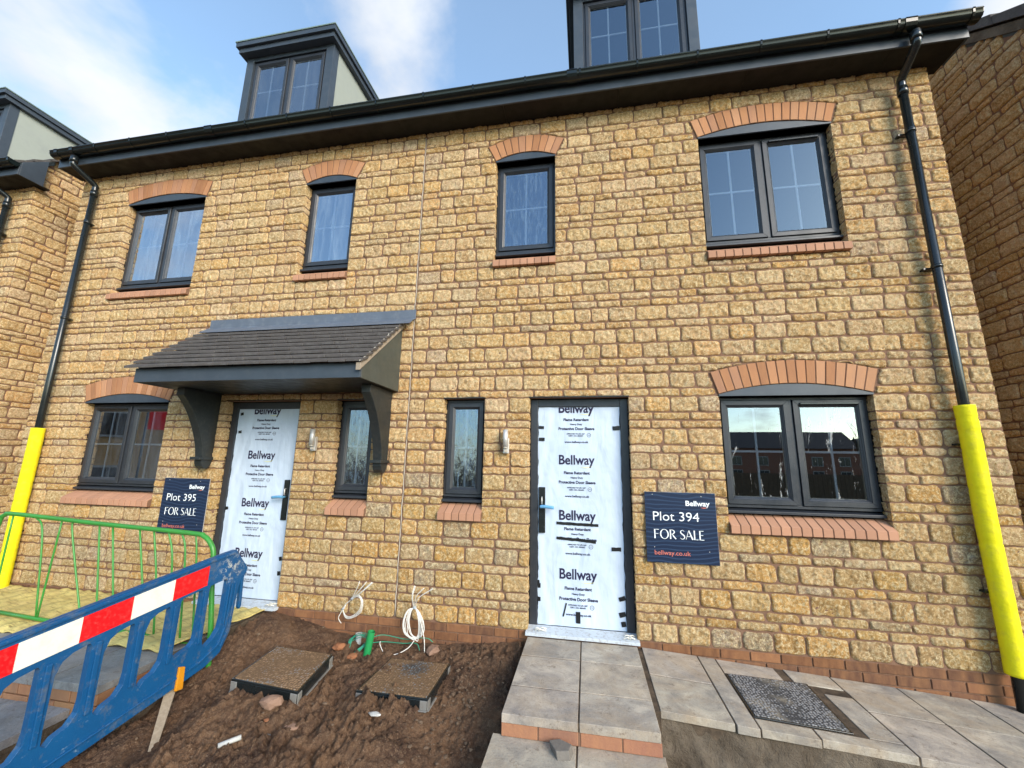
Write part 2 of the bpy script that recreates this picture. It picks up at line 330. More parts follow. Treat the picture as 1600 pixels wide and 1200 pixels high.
# vectorised value noise
def _h(ix, iy, seed):
    h = (ix * 374761393 + iy * 668265263 + seed * 2147483647) & 0xffffffff
    h = ((h ^ (h >> 13)) * 1274126177) & 0xffffffff
    return ((h ^ (h >> 16)) & 0xffff) / 65535.0
def vn2(x, y, seed=0):
    ix = np.floor(x).astype(np.int64); iy = np.floor(y).astype(np.int64); fx = x - ix; fy = y - iy
    fx = fx * fx * (3 - 2 * fx); fy = fy * fy * (3 - 2 * fy)
    a = _h(ix, iy, seed); b = _h(ix + 1, iy, seed); c = _h(ix, iy + 1, seed); d = _h(ix + 1, iy + 1, seed)
    return (a * (1 - fx) + b * fx) * (1 - fy) + (c * (1 - fx) + d * fx) * fy - .5
def fbm(x, y, f, o=4, g=.5, seed=0):
    r = 0; a = 1
    for i in range(o): r = r + a * vn2(x * f, y * f, seed + i * 17); f *= 2.03; a *= g
    return r

# ------------------------------------------------------------------ stone walls
U = 0.0732
SEQ = 'LssLsLsLLssLsLsLssL' + 'sLssLLsLssLsLsLLssLsLsLLsLsLs'
COURSES = []; z = 0.0
for c in SEQ:
    hgt = 2 * U if c == 'L' else U; COURSES.append((z, z + hgt, c)); z += hgt
HIGH = list(COURSES)
for c in 'LLsLssLsLsLLsLsLLssLsLsLssLsLLsLsLLsLssL':
    hgt = 2 * U if c == 'L' else U; HIGH.append((z, z + hgt, c)); z += hgt
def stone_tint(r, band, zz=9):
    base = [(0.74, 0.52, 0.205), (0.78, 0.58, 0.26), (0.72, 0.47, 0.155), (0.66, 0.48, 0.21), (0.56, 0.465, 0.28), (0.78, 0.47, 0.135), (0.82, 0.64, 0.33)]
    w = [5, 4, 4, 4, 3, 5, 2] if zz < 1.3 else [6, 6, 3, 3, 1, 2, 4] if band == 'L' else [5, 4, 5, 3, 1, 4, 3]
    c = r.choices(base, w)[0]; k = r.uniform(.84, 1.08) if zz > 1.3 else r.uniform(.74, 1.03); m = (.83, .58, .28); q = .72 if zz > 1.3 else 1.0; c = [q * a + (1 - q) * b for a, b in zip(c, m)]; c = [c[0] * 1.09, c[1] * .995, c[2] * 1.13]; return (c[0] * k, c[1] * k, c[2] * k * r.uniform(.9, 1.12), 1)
def stone_wall(name, parent, u0, u1, to3, courses=COURSES, holes=(), arches=(), joints=(), seed=1, step=.013, reveal=.085, ubound=None, mat='stone', returns=()):
    """rock-faced walling; to3(u, d, z) maps wall coordinates (d = outwards) to the world"""
    r = random.Random(seed); VV = []; FF = []; TT = []; n0 = 0
    segs = []
    for (z0, z1, band) in courses:
        lo, hi = u0, u1
        if ubound:
            b = ubound(z1)
            if b is None: continue
            lo, hi = max(lo, b[0]), min(hi, b[1])
            if hi - lo < .08: continue
        cuts = [(lo, hi, z0, z1, True, True)]
        for (a, b, c, d) in holes:
            new = []
            for (p, q, e, f, L, Rr) in cuts:
                if b <= p + 1e-4 or a >= q - 1e-4 or d <= e + 1e-3 or c >= f - 1e-3: new.append((p, q, e, f, L, Rr)); continue
                if a > p + .02: new.append((p, a, e, f, L, 'open'))
                if b < q - .02: new.append((b, q, e, f, 'open', Rr))
                if c > e + .028: new.append((max(a, p), min(b, q), e, c, False, False))
                if d < f - .028: new.append((max(a, p), min(b, q), d, f, False, False))
            cuts = new
        for j in joints:
            new = []
            for t in cuts:
                if t[0] + .03 < j < t[1] - .03: new += [(t[0], j - .004, t[2], t[3], t[4], False), (j + .004, t[1], t[2], t[3], False, t[5])]
                else: new.append(t)
            cuts = new
        for t in cuts: segs.append((t, band))
    for (p, q, z0, z1, L, Rr), band in segs:
        x = p; first = True
        ws = []
        rem = q - p
        while rem > 1e-6:
            w = r.choice([.285, .25, .27, .215, .22, .16, .235]) if band == 'L' else r.choice([.30, .27, .25, .22, .17, .24])
            w *= r.uniform(.94, 1.06)
            if z1 - z0 < .05: w *= .9
            if first and r.random() < .5: w *= r.uniform(.45, .9)
            if rem - w < .085: w = rem if rem < .34 else rem * r.uniform(.42, .58)
            ws.append(w); rem -= w; first = False
        for i, w in enumerate(ws):
            xa, xb = x, x + w; x = xb
            openL = i == 0 and L == 'open'; openR = i == len(ws) - 1 and Rr == 'open'
            g = r.uniform(.0035, .0056)
            xa += 0.0 if openL else g; xb -= 0.0 if openR else g; za, zb = z0 + g, z1 - g
            if xb - xa < .03 or zb - za < .015: continue
            ww, hh = xb - xa, zb - za
            if step > .03: e = [0, .007]
            else: e = [0, .0045, .011]
            def line(l):
                m = max(1, int(round((l - 2 * e[-1]) / step))); c = [e[-1] + (l - 2 * e[-1]) * k / m for k in range(m + 1)]
                return np.array(e[:-1] + c + [l - t for t in reversed(e[:-1])])
            gu, gz = line(ww), line(hh); nu, nz = len(gu), len(gz)
            uu, zz = np.meshgrid(gu, gz)
            # rounded corners
            cr_ = r.uniform(.018, .036) * (1 if band == 'L' else .8); cr_ = min(cr_, hh * .42, ww * .42)
            px, pz = uu - ww / 2, zz - hh / 2
            crL = np.where(((px < 0) & openL) | ((px > 0) & openR), .003, cr_)
            bx, bz = ww / 2 - crL, hh / 2 - crL
            qx, qz = np.maximum(np.abs(px) - bx, 0), np.maximum(np.abs(pz) - bz, 0); ql = np.sqrt(qx * qx + qz * qz)
            k = np.where(ql > crL, crL / np.maximum(ql, 1e-9), 1.0)
            corner = (qx > 0) & (qz > 0)
            px2 = np.where(corner, np.sign(px) * (bx + qx * k), px); pz2 = np.where(corner, np.sign(pz) * (bz + qz * k), pz)
            ql2 = np.minimum(ql, crL)
            dist = np.where(corner, crL - ql2, np.minimum(ww / 2 - np.abs(px2), hh / 2 - np.abs(pz2)))
            X = xa + ww / 2 + px2; Zc = za + hh / 2 + pz2
            wob = .0035; X2 = X + fbm(X, Zc, 22, 2, .5, 3) * wob * 2.2; Z2 = Zc + fbm(X, Zc, 18, 2, .5, 5) * wob * 2.4
            if openL: X2 = np.where(uu < .02, X, X2)
            if openR: X2 = np.where(uu > ww - .02, X, X2)
            P = r.uniform(.010, .016); tiltx, tiltz = r.uniform(-.02, .02), r.uniform(-.03, .03)
            f = 1 - np.exp(-np.maximum(dist, 0) / .005)
            sd = r.randint(0, 999)
            nz_ = fbm(X, Zc, 32, 4, .75, sd) * .0150 + fbm(X, Zc, 9, 1, .5, sd + 5) * .006
            D = (P + px2 * tiltx + pz2 * tiltz) * f + nz_ * np.minimum(1, dist / .012)
            D = np.where(dist < 1e-6, -.004, D)
            if openL: D = np.where((uu < 1e-6) & (D < 0), P * .55, D)
            if openR: D = np.where((uu > ww - 1e-6) & (D < 0), P * .55, D)
            for inside in arches:
                D = np.where(inside(X2, Z2), -.07, D)
            pts = np.stack([X2.ravel(), D.ravel(), Z2.ravel()], 1); idx = np.arange(nu * nz).reshape(nz, nu)
            fa = np.stack([idx[:-1, :-1], idx[:-1, 1:], idx[1:, 1:], idx[1:, :-1]], -1).reshape(-1, 4) + n0
            if arches:  # drop faces wholly behind
                dd = D.ravel(); keep = ~((dd[fa - n0] < -.06).all(1)); fa = fa[keep]
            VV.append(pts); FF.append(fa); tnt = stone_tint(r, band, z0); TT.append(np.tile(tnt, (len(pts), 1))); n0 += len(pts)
            for op, col, sg in ((openL, 0, 1), (openR, nu - 1, -1)):
                if not op: continue
                ds = [0, .02, .04, .06, reveal]; col_z = Z2[:, col]; col_x = X2[:, col]; col_d = D[:, col]; rows = []
                for m, dd_ in enumerate(ds):
                    t = dd_ / reveal; dep = col_d * (1 - t) + (-reveal) * t
                    xo = col_x + (0 if m == 0 else 1) * sg * fbm(col_z, dep, 30, 3, .6, sd + 9) * .008
                    # the ends sink into the mortar
                    sink = np.zeros(nz); sink[0] = sink[-1] = .006
                    rows.append(np.stack([xo + sg * (sink if m else 0), dep, col_z], 1))
                pp = np.concatenate(rows); ii = np.arange(len(ds) * nz).reshape(len(ds), nz)
                a = ii[:-1, :-1]; b = ii[:-1, 1:]; c = ii[1:, 1:]; d = ii[1:, :-1]
                q4 = np.stack([a, b, c, d], -1) if sg > 0 else np.stack([a, d, c, b], -1)
                VV.append(pp); FF.append(q4.reshape(-1, 4) + n0); TT.append(np.tile(tnt, (len(pp), 1))); n0 += len(pp)
    V = np.concatenate(VV); F = np.concatenate(FF); T = np.concatenate(TT)
    W3 = to3(V[:, 0], V[:, 1], V[:, 2]); W3 = np.stack(W3, 1).astype(np.float32)
    me = bpy.data.meshes.new(name); me.vertices.add(len(W3)); me.vertices.foreach_set('co', W3.ravel())
    me.loops.add(F.size); me.loops.foreach_set('vertex_index', F.ravel().astype(np.int32))
    me.polygons.add(len(F)); me.polygons.foreach_set('loop_start', np.arange(0, F.size, 4, dtype=np.int32)); me.polygons.foreach_set('loop_total', np.full(len(F), 4, dtype=np.int32))
    me.polygons.foreach_set('use_smooth', [True] * len(F)); me.update(calc_edges=True)
    a = me.color_attributes.new('tint', 'FLOAT_COLOR', 'POINT'); a.data.foreach_set('color', T.astype(np.float32).ravel())
    me.materials.append(M[mat]); me.validate()
    o = bpy.data.objects.new(name, me); COL.objects.link(o)
    if parent: o.parent = parent; o.matrix_parent_inverse = world_of(parent).inverted()
    return o

# ------------------------------------------------------------------ house layout
MX = -1.241                      # the party line the pair is mirrored about
def mir(x): return 2 * MX - x
XL, XR = mir(3.759), 3.759
HEAD = 28 * U; UP = 64 * U
class Op: pass
OPS = []
def op(kind, xl, xr, zb, zt, sill, arch, leaves=2, gl='glass_clear', vent=None, label=None):
    o = Op(); o.kind, o.xl, o.xr, o.zb, o.zt, o.sill, o.arch, o.leaves, o.gl, o.vent, o.label = kind, xl, xr, zb, zt, sill, arch, leaves, gl, vent, label; OPS.append(o)
op('window', 1.692, 2.890, 3.517, UP, 3.355, 1, 2, 'glass_clear', 1, 'upper two-leaf window reflecting blue sky')
op('window', mir(2.890), mir(1.692), 3.517, UP, 3.355, 1, 2, 'glass_film', 0, 'upper two-leaf window with blue protective film')
op('window', -.397, .253, 3.583, UP, 3.425, 1, 1, 'glass_obscure', None, 'upper narrow window with dark obscured glass')
op('window', mir(.253), mir(-.397), 3.583, UP, 3.425, 1, 1, 'glass_film', None, 'upper narrow window with pale blue film')
op('window', 1.697, 2.897, 1.043, HEAD, .890, 1, 2, 'glass_smeared', 1, 'lower two-leaf window with smeared glass')
op('window', mir(2.897), mir(1.697), 1.043, HEAD, .890, 1, 2, 'glass_film_grey', 0, 'lower two-leaf window reflecting a red banner')
op('window', -.864, -.443, 1.050, HEAD, .893, 0, 1, 'glass_obscure', None, 'slim obscured window beside the right door')
op('window', mir(-.443), mir(-.864), 1.050, HEAD, .893, 0, 1, 'glass_obscure', None, 'slim obscured window under the porch canopy')
op('door', -.004, .921, .02, HEAD, None, 0, 0)
op('door', mir(.921), mir(-.004), .02, HEAD, None, 0, 0)
# brick arches: circle through springing points with given rise
def arch_geo(o):
    c = (o.xl + o.xr) / 2; half = (o.xr - o.xl) / 2 + .004; rise = .088 if half > .45 else .075
    rad = (half * half + rise * rise) / (2 * rise); zc = o.zt + .012 + rise - rad
    return c, half, rad, zc
BR_H = .205
ARCH = []
for o in OPS:
    if o.arch:
        c, half, rad, zc = arch_geo(o); th = math.asin(half / rad)
        def inside(X, Z, c=c, rad=rad, zc=zc, half=half, z0=o.zt):
            rr = np.sqrt((X - c) ** 2 + (Z - zc) ** 2); sl = np.abs(X - c) / np.maximum(Z - zc, 1e-3)
            return (rr < rad + BR_H + .004) & (Z > z0 - .004) & (sl < math.tan(math.asin(half / rad)) + .006)
        ARCH.append(inside)
holes = [(o.xl, o.xr, (o.sill if o.sill else -.2), o.zt) for o in OPS]

house = empty('semi_detached_house', (MX, 0, -.2), 'three storey stone fronted pair of new houses with dark windows in the centre', 'house')
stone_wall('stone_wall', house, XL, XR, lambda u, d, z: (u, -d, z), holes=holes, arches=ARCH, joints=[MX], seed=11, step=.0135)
# mortar bed behind the stones, with the openings left free
mb = MB()
xs = sorted({XL + .004, XR - .004} | {v for o in OPS for v in (o.xl - .003, o.xr + .003)})
for a, b in zip(xs[:-1], xs[1:]):
    if b - a < 1e-6: continue
    m = (a + b) / 2; cuts = sorted([(o.sill or -.3, o.zt) for o in OPS if o.xl - .004 < m < o.xr + .004]); z = -.012
    for (c, d) in cuts:
        if c > z: mb.box(a, b, 0, .088, z, c + .002)
        z = d + (0 if d < 3 else 0)
    # solid up to the soffit; above an arched head the arch and its panel cover it
    mb.box(a, b, 0, .088, z, 5.20)
mb.build('mortar_bed', 'mortar', house)
m = MB()
m.box(XL + .01, XR - .01, .20, .26, -.35, 5.3); 
# pale sealant in the movement joint
j = MB()
pts = []
for i in range(60):
    zz = .02 + i * 5.1 / 59; pts.append((MX + .003 * math.sin(i * 2.1), -.006 - .004 * math.sin(i * 1.3), zz))
j.tube(pts, .0040, 6); j.build('joint_sealant', 'bead_pale', house)
# gable sides of the pair, rough stone too
for side, X in ((1, XR), (-1, XL)):
    stone_wall('side_wall', house, 0.004, 8.0, (lambda u, d, z, X=X, s=side: (X + s * (d - .012), u, z)), courses=HIGH, seed=31 + side, step=.05,
               ubound=lambda z1: (max(0.0, (z1 - 5.60) / .86), min(8.0, 8.0 - (z1 - 5.60) / .86)) if z1 < 8.8 else None)
    mm = MB(); xa, xb = (X - .10, X - .012) if side > 0 else (X + .012, X + .10)
    mm.prism([(.0885, -.6), (7.95, -.6), (7.95, 5.50), (4, 8.92), (.0885, 5.58)], lambda u, v: (xa, u, v), lambda u, v: (xb, u, v)); mm.build('side_wall_core', 'mortar', house)
mm = MB(); mm.box(XL + .02, XR - .02, 7.9, 8.0, -.5, 5.3); mm.build('rear_wall', 'mortar', house)
# brick plinth
def bricks_row(mb, x0, x1, z0, z1, yf, pitch, off, r, yb=.05, tones=((.175, .078, .040), (.215, .098, .050), (.14, .068, .042))):
    x = x0 - off
    while x < x1:
        a, b = max(x + .005, x0), min(x + pitch - .005, x1)
        if b - a > .02:
            c = r.choice(tones); k = r.uniform(.8, 1.15); mb.col = (c[0] * k, c[1] * k, c[2] * k, 1); mb.box(a, b, yf - r.uniform(0, .002), yb, z0 + .005, z1 - .005)
        x += pitch
rr_ = random.Random(3)
for (a, b) in ((XL, mir(.921) - .0), (mir(-.004), -.004), (.921, XR)):
    pl = MB()
    for i in range(7):
        z1 = -i * .0735; z0 = z1 - .0735
        bricks_row(pl, a, b, z0, z1, -.004, .2205, (.11 if i % 2 else 0) + .03, rr_)
    pl.build('brick_plinth', 'brick', house, tint=True, bevel=.003, seg=1)
pm = MB(); pm.box(XL + .003, XR - .003, .004, .06, -.6, -.001); pm.build('plinth_mortar', 'mortar', house)
# arches, filler panels, sills
def brick_tone(r, kind):
    base = {'arch': ((.40, .19, .098), (.44, .215, .112), (.34, .16, .082), (.46, .24, .135), (.37, .19, .115)), 'sill': ((.44, .225, .138), (.47, .24, .147), (.41, .21, .13))}[kind]
    c = r.choice(base); k = r.uniform(.9, 1.08); return (c[0] * k, c[1] * k, c[2] * k, 1)
ra = random.Random(9)
for o in OPS:
    if o.arch:
        c, half, rad, zc = arch_geo(o); th = math.asin(half / rad); n = 17 if half > .45 else 10; a = MB()
        for k in range(n):
            t0 = -th + 2 * th * k / n; t1 = -th + 2 * th * (k + 1) / n; gg = .0042 / rad; t0 += gg; t1 -= gg; a.col = brick_tone(ra, 'arch'); d = -.013 - ra.uniform(0, .003)
            ri, ro = rad + .002, rad + BR_H
            P = [(c + rr * math.sin(t), y, zc + rr * math.cos(t)) for t in (t0, t1) for y in (d, .03) for rr in (ri, ro)]
            a.hexa(P)
        ao = a.build('brick_arch', 'brick', house, tint=True, bevel=.0025, seg=1)
        b = MB(); N = 24  # mortar between the voussoirs
        P = [(c + rr * math.sin(-th + 2 * th * k / N), zc + rr * math.cos(-th + 2 * th * k / N)) for rr, rng in ((rad + .001, range(N + 1)), (rad + BR_H - .001, range(N, -1, -1))) for k in rng]
        b.prism(P, lambda u, v: (u, -.0085, v), lambda u, v: (u, .01, v)); b.build('arch_mortar', 'mortar', house)
        f = MB(); P = [(c + (rad - .002) * math.sin(-th + 2 * th * k / N), zc + (rad - .002) * math.cos(-th + 2 * th * k / N)) for k in range(N + 1)]
        P = [(u, v) for u, v in P] + [(o.xr - .0, o.zt), (o.xl + .0, o.zt)]
        f.prism(P, lambda u, v: (u, -.003, v), lambda u, v: (u, .09, v)); f.box(o.xl, o.xr, -.016, .001, o.zt - .006, o.zt + .010)
        f.build('arch_panel', 'fascia_grey', house)
    else:
        f = MB(); f.box(o.xl - .004, o.xr + .004, -.012, .09, o.zt + .001, o.zt + .009); f.build('steel_lintel', 'black_plastic', house)
    if o.sill:
        a = MB(); w = o.xr - o.xl; n = 16 if w > 1 else (9 if w > .5 else 6); zt_f = o.sill + .066; zt_b = o.zb - .012
        for k in range(n):
            x0 = o.xl - .004 + (w + .008) * k / n + .0042; x1 = o.xl - .004 + (w + .008) * (k + 1) / n - .0042; a.col = brick_tone(ra, 'sill')
            a.hexa([(x, y, zz) for x in (x0, x1) for y, zs in ((-.052, (o.sill, zt_f)), (.09, (o.sill, zt_b))) for zz in zs])
        a.build('brick_sill', 'sill', house, tint=True, bevel=.002, seg=1)
        b = MB(); b.hexa([(x, y, zz) for x in (o.xl - .002, o.xr + .002) for y, zs in ((-.047, (o.sill + .004, zt_f - .004)), (.088, (o.sill + .004, zt_b - .004))) for zz in zs]); b.build('sill_mortar', 'mortar', house)
# windows
def win(parent, xl, xr, zb, zt, y0, leaves, gl, vent=None, label=None, cill=True, bars=(1, 1), name='window', part='frame', flat=False):
    """name: the frame; panes, bars and casements hang under it"""
    F = .026; w = MB(); zb2 = zb + (.045 if cill else 0)
    w.box(xl, xr, y0, y0 + .06, zt - F, zt); w.box(xl, xr, y0, y0 + .06, zb2, zb2 + F); w.box(xl, xl + F, y0 + .001, y0 + .06, zb2 + F, zt - F); w.box(xr - F, xr, y0 + .001, y0 + .06, zb2 + F, zt - F)
    mids = []
    if leaves == 2:
        m_ = (xl + xr) / 2; w.box(m_ - .016, m_ + .016, y0 + .001, y0 + .06, zb2 + F, zt - F); cells = [(xl + F, m_ - .016), (m_ + .016, xr - F)]
    else: cells = [(xl + F, xr - F)]
    if cill: w.hexa([(x, y, zz) for x in (xl + .001, xr - .001) for y, zs in ((y0 - .045, (zb, zb + .022)), (y0 + .06, (zb, zb2 - .001))) for zz in zs])
    fr = w.build(name, 'frame_grey', parent, bevel=.003)
    if label: fr['label'] = label
    par = parent if flat else fr
    for i, (a, b) in enumerate(cells):
        a += .003; b -= .003; z0, z1 = zb2 + F + .003, zt - F - .003; T = .062
        c = MB()
        def ring(t0, t1, ya, yb, yback):
            A = [(a + t0, z0 + t0), (b - t0, z0 + t0), (b - t0, z1 - t0), (a + t0, z1 - t0)]; B = [(a + t1, z0 + t1), (b - t1, z0 + t1), (b - t1, z1 - t1), (a + t1, z1 - t1)]
            for k in range(4):
                l = (k + 1) % 4; P = [A[k], A[l], B[l], B[k]]; Y = [ya, ya, yb, yb]
                c.add([(p[0], yy, p[1]) for p, yy in zip(P, Y)] + [(p[0], yback, p[1]) for p in P], [(3, 2, 1, 0), (4, 5, 6, 7), (0, 1, 5, 4), (1, 2, 6, 5), (2, 3, 7, 6), (3, 0, 4, 7)])
        ring(0, .040, y0 - .014, y0 - .014, y0 + .045); ring(.040, .0495, y0 - .010, y0 - .004, y0 + .045); ring(.0495, T, y0 - .002, y0 + .008, y0 + .045)
        c.build('casement', 'frame_grey', par, bevel=.0015, seg=1)
        ga, gb, g0, g1 = a + T, b - T, z0 + T, z1 - T
        if vent == i:
            v = MB(); v.box(ga - .008, gb + .012, y0 - .030, y0 - .0145, z1 - .040, z1 - .022); v.build('trickle_vent', 'black_plastic', par, bevel=.003)
        p = MB(); p.add([(ga - .004, y0 + .012, g0 - .004), (gb + .004, y0 + .012, g0 - .004), (gb + .004, y0 + .012, g1 + .004), (ga - .004, y0 + .012, g1 + .004)], [(0, 1, 2, 3)]); po = p.build('pane', gl, par)
        sp = MB(); y1, y2 = y0 + .016, y0 + .030
        sp.box(ga - .003, ga + .005, y1, y2, g0, g1); sp.box(gb - .005, gb + .003, y1, y2, g0, g1); sp.box(ga, gb, y1, y2, g0 - .003, g0 + .005); sp.box(ga, gb, y1, y2, g1 - .005, g1 + .003); sp.build('spacer_bar', 'spacer', par)
        bb = MB(); mx_, mz = (ga + gb) / 2, (g0 + g1) / 2; bb.box(mx_ - .009, mx_ + .009, y1 + .001, y2 - .003, g0, g1); bb.box(ga, mx_ - .0091, y1 + .001, y2 - .003, mz - .009, mz + .009); bb.box(mx_ + .0091, gb, y1 + .001, y2 - .003, mz - .009, mz + .009)
        bb.build('glazing_bar', 'bar_grey', par)
    return fr
for o in OPS:
    if o.kind == 'window':
        win(house, o.xl + .004, o.xr - .004, o.zb, o.zt - .008, .083, o.leaves, o.gl, o.vent, o.label)
# dark rooms behind
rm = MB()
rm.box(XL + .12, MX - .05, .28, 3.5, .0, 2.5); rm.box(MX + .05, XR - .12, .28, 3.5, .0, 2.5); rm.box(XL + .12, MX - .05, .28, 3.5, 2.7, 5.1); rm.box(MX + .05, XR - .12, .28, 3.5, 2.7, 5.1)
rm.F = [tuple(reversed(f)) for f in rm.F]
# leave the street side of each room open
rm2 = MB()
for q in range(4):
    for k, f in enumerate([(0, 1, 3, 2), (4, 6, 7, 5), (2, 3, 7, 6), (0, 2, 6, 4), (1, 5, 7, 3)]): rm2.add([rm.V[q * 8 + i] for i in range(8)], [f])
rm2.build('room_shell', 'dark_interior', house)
# black damp-proof strip at the sides of each frame
for o in OPS:
    dp = MB()
    wv = random.Random(int(abs(o.xl) * 100))
    for X, sg in ((o.xl, 1), (o.xr, -1)):
        P = [(X + sg * (-.004 + wv.uniform(0, .007)), zz) for zz in np.linspace(max(o.zb, .03), o.zt, 30)]; P += [(X - sg * .02, o.zt), (X - sg * .02, max(o.zb, .03))]
        if sg < 0: P = P[::-1]
        dp.prism(P, lambda u, v: (u, .074, v), lambda u, v: (u, .082, v))
    dp.build('damp_proof_strip', 'black_plastic', house)

# ------------------------------------------------------------------ lettering
def text_mesh(body, width, height_per=None, bold=0.0, spacing=1.0, shear=0):
    cu = bpy.data.curves.new('t', 'FONT'); cu.body = body; cu.size = 1; cu.offset = bold; cu.space_character = spacing; cu.resolution_u = 4; cu.shear = shear
    ob = bpy.data.objects.new('t', cu); COL.objects.link(ob); dg = bpy.context.evaluated_depsgraph_get(); me = bpy.data.meshes.new_from_object(ob.evaluated_get(dg))
    V = [v.co.copy() for v in me.vertices]; F = [tuple(p.vertices) for p in me.polygons]; bpy.data.objects.remove(ob); bpy.data.curves.remove(cu); bpy.data.meshes.remove(me)
    x0 = min(v.x for v in V); x1 = max(v.x for v in V); k = width / (x1 - x0); ky = k if height_per is None else height_per
    return [((v.x - x0) * k, v.y * ky) for v in V], F
def put_text(mb, body, xl, zbase, width, y, cap=None, bold=0, spacing=1.0, surf=None):
    V, F = text_mesh(body, width, (cap / .70) if cap else None, bold, spacing)
    mb.add([(xl + a, (surf(xl + a, zbase + b) if surf else 0) + y, zbase + b) for a, b in V], F)
def swoosh(mb, xl, xr, z, dip, th, y, surf=None):
    N = 12; T = []; B = []
    for i in range(N + 1):
        t = i / N; xx = xl + (xr - xl) * t; zz = z - dip * 4 * t * (1 - t) + dip * .8 * t; T.append((xx, zz + th * math.sin(math.pi * t) * .5)); B.append((xx, zz - th * math.sin(math.pi * t) * .5 - .0003))
    V = [(a, (surf(a, b) if surf else 0) + y, b) for a, b in T + B]; mb.add(V, [(i + N + 1, i + N + 2, i + 1, i) for i in range(N)])

# ------------------------------------------------------------------ doors in protective sleeves
def make_door(xl, xr, hinge_left, handle_x, tapes, label):
    fw = .075; y0 = .082; zt = HEAD - .008
    f = MB(); f.box(xl + .004, xl + fw, y0, y0 + .07, .02, zt); f.box(xr - fw, xr - .004, y0, y0 + .07, .02, zt); f.box(xl + fw, xr - fw, y0, y0 + .07, zt - fw + .005, zt)
    door = f.build('door', 'frame_grey', house, bevel=.004); door['label'] = label
    a, b = xl + fw + .002, xr - fw - .002; z0, z1 = .024, zt - fw + .004
    lf = MB(); lf.box(a, b, y0 + .028, y0 + .07, z0 - .01, z1); lf.build('door_leaf', 'fascia_grey', door)
    def surf(x, z):
        x = np.asarray(x, float); z = np.asarray(z, float); e = np.minimum(np.minimum((x - a), (b - x)) / .05, 1)
        v = fbm(x * 1.0 + 3 * xl, z * .45, 7, 3, .5, 41) * .009 + fbm(x, z * .8, 22, 2, .5, 47) * .003
        v = v + .0025 * np.sin(x * 60 + 6 * np.sin(z * 2.3)) * np.exp(-np.abs(x - a) / .12); r = v * np.clip(e, 0, 1)
        return float(r) if r.ndim == 0 else r
    xs_ = np.linspace(a + .002, b - .002, 60); zs_ = np.linspace(z0, z1 - .001, 130); XX, ZZ = np.meshgrid(xs_, zs_)
    rg = random.Random(5); edge = (fbm(ZZ, ZZ * 0, 11, 3, .6, 71)) * .012 * np.exp(-(XX - a) / .02) - (fbm(ZZ, ZZ * 0 + 5, 11, 3, .6, 75)) * .012 * np.exp(-(b - XX) / .02)
    YY = y0 + .018 + surf(XX, ZZ); V = np.stack([(XX + edge).ravel(), YY.ravel(), ZZ.ravel()], 1); ii = np.arange(60 * 130).reshape(130, 60)
    Fq = np.stack([ii[:-1, :-1], ii[:-1, 1:], ii[1:, 1:], ii[1:, :-1]], -1).reshape(-1, 4).tolist()
    sl = mesh_obj('protective_sleeve', V.tolist(), Fq, 'sleeve', door, True)
    sl['label'] = 'crinkled pale plastic door sleeve with printed writing'
    sf = lambda x, z: surf(x, z)
    cx = (a + b) / 2 - .022; yy = y0 + .0155
    for zc, z_ in ((1.925, 0), (1.425, 1), (.922, 2), (.415, 3)):
        p = MB()
        top = zc > 1.9
        if top:
            V, F = text_mesh('Bellway', .333, .098 / .70, .022)
            V = [(u, min(v, z1 - .004 - (zc - .01))) for u, v in V]; p.add([(cx - .166 + u, sf(cx - .166 + u, zc + v) + yy, zc - .01 + v) for u, v in V], F)
        else: put_text(p, 'Bellway', cx - .166, zc, .333, yy, .086, .022, surf=sf)
        p.mat = 1; swoosh(p, cx + .03, cx + .15, zc - .022, .012, .010, yy, sf); p.mat = 0
        hide = z_ == 9
        put_text(p, 'Flame Retardant', cx - .120, zc - .090, .240, yy, .025, .032, surf=sf)
        put_text(p, 'Heavy Duty', cx - .057, zc - .130, .114, yy, .016, .028, surf=sf)
        put_text(p, 'Protective Door Sleeve', cx - .168, zc - .177, .338, yy, .026, .032, surf=sf)
        put_text(p, 'APPROVED TO LPS 1207', cx - .092, zc - .220, .172, yy, .0115, .03, surf=sf); put_text(p, 'CERT. NO. 0844/01', cx - .074, zc - .239, .138, yy, .0115, .03, surf=sf)
        rc = (cx + .118, zc - .226); N = 20
        p.add([(rc[0] + q * math.cos(t * 2 * math.pi / N), sf(*rc) + yy, rc[1] + q * math.sin(t * 2 * math.pi / N)) for q in (.019, .016) for t in range(N)], [(t, t + N, (t + 1) % N + N, (t + 1) % N) for t in range(N)])
        put_text(p, 'LPCB', rc[0] - .011, rc[1] - .004, .022, yy, .008, surf=sf)
        put_text(p, 'www.bellway.co.uk', cx - .112, zc - .300, .224, yy, .019, .026, surf=sf)
        p.build('printed_text', ['ink', 'ink_yellow'], door)
    for (u0, u1, v0, v1, rot) in tapes:
        t = MB(); cxx, czz = (u0 + u1) / 2, (v0 + v1) / 2; hw, hh = abs(u1 - u0) / 2, abs(v1 - v0) / 2; N = max(2, int(hw * 2 / .02)); V = []
        wr = random.Random(int(v0 * 1000))
        for i in range(N + 1):
            for q in (-1, 1):
                lx, lz = -hw + 2 * hw * i / N, q * hh + wr.uniform(-.002, .002); X_ = cxx + lx * math.cos(rot) - lz * math.sin(rot); Z_ = czz + lx * math.sin(rot) + lz * math.cos(rot); V.append((X_, sf(X_, Z_) + yy - .003, Z_))
        t.add(V, [(2 * i, 2 * i + 2, 2 * i + 3, 2 * i + 1) for i in range(N)])
        t.build('black_tape', 'tape_black', door)
    h = MB(); h.box(handle_x - .030, handle_x + .030, y0 - .002, y0 + .014, .80, 1.21); h.build('handle_plate', 'black_plastic', door, bevel=.004)
    h = MB(); sg = 1 if hinge_left else -1
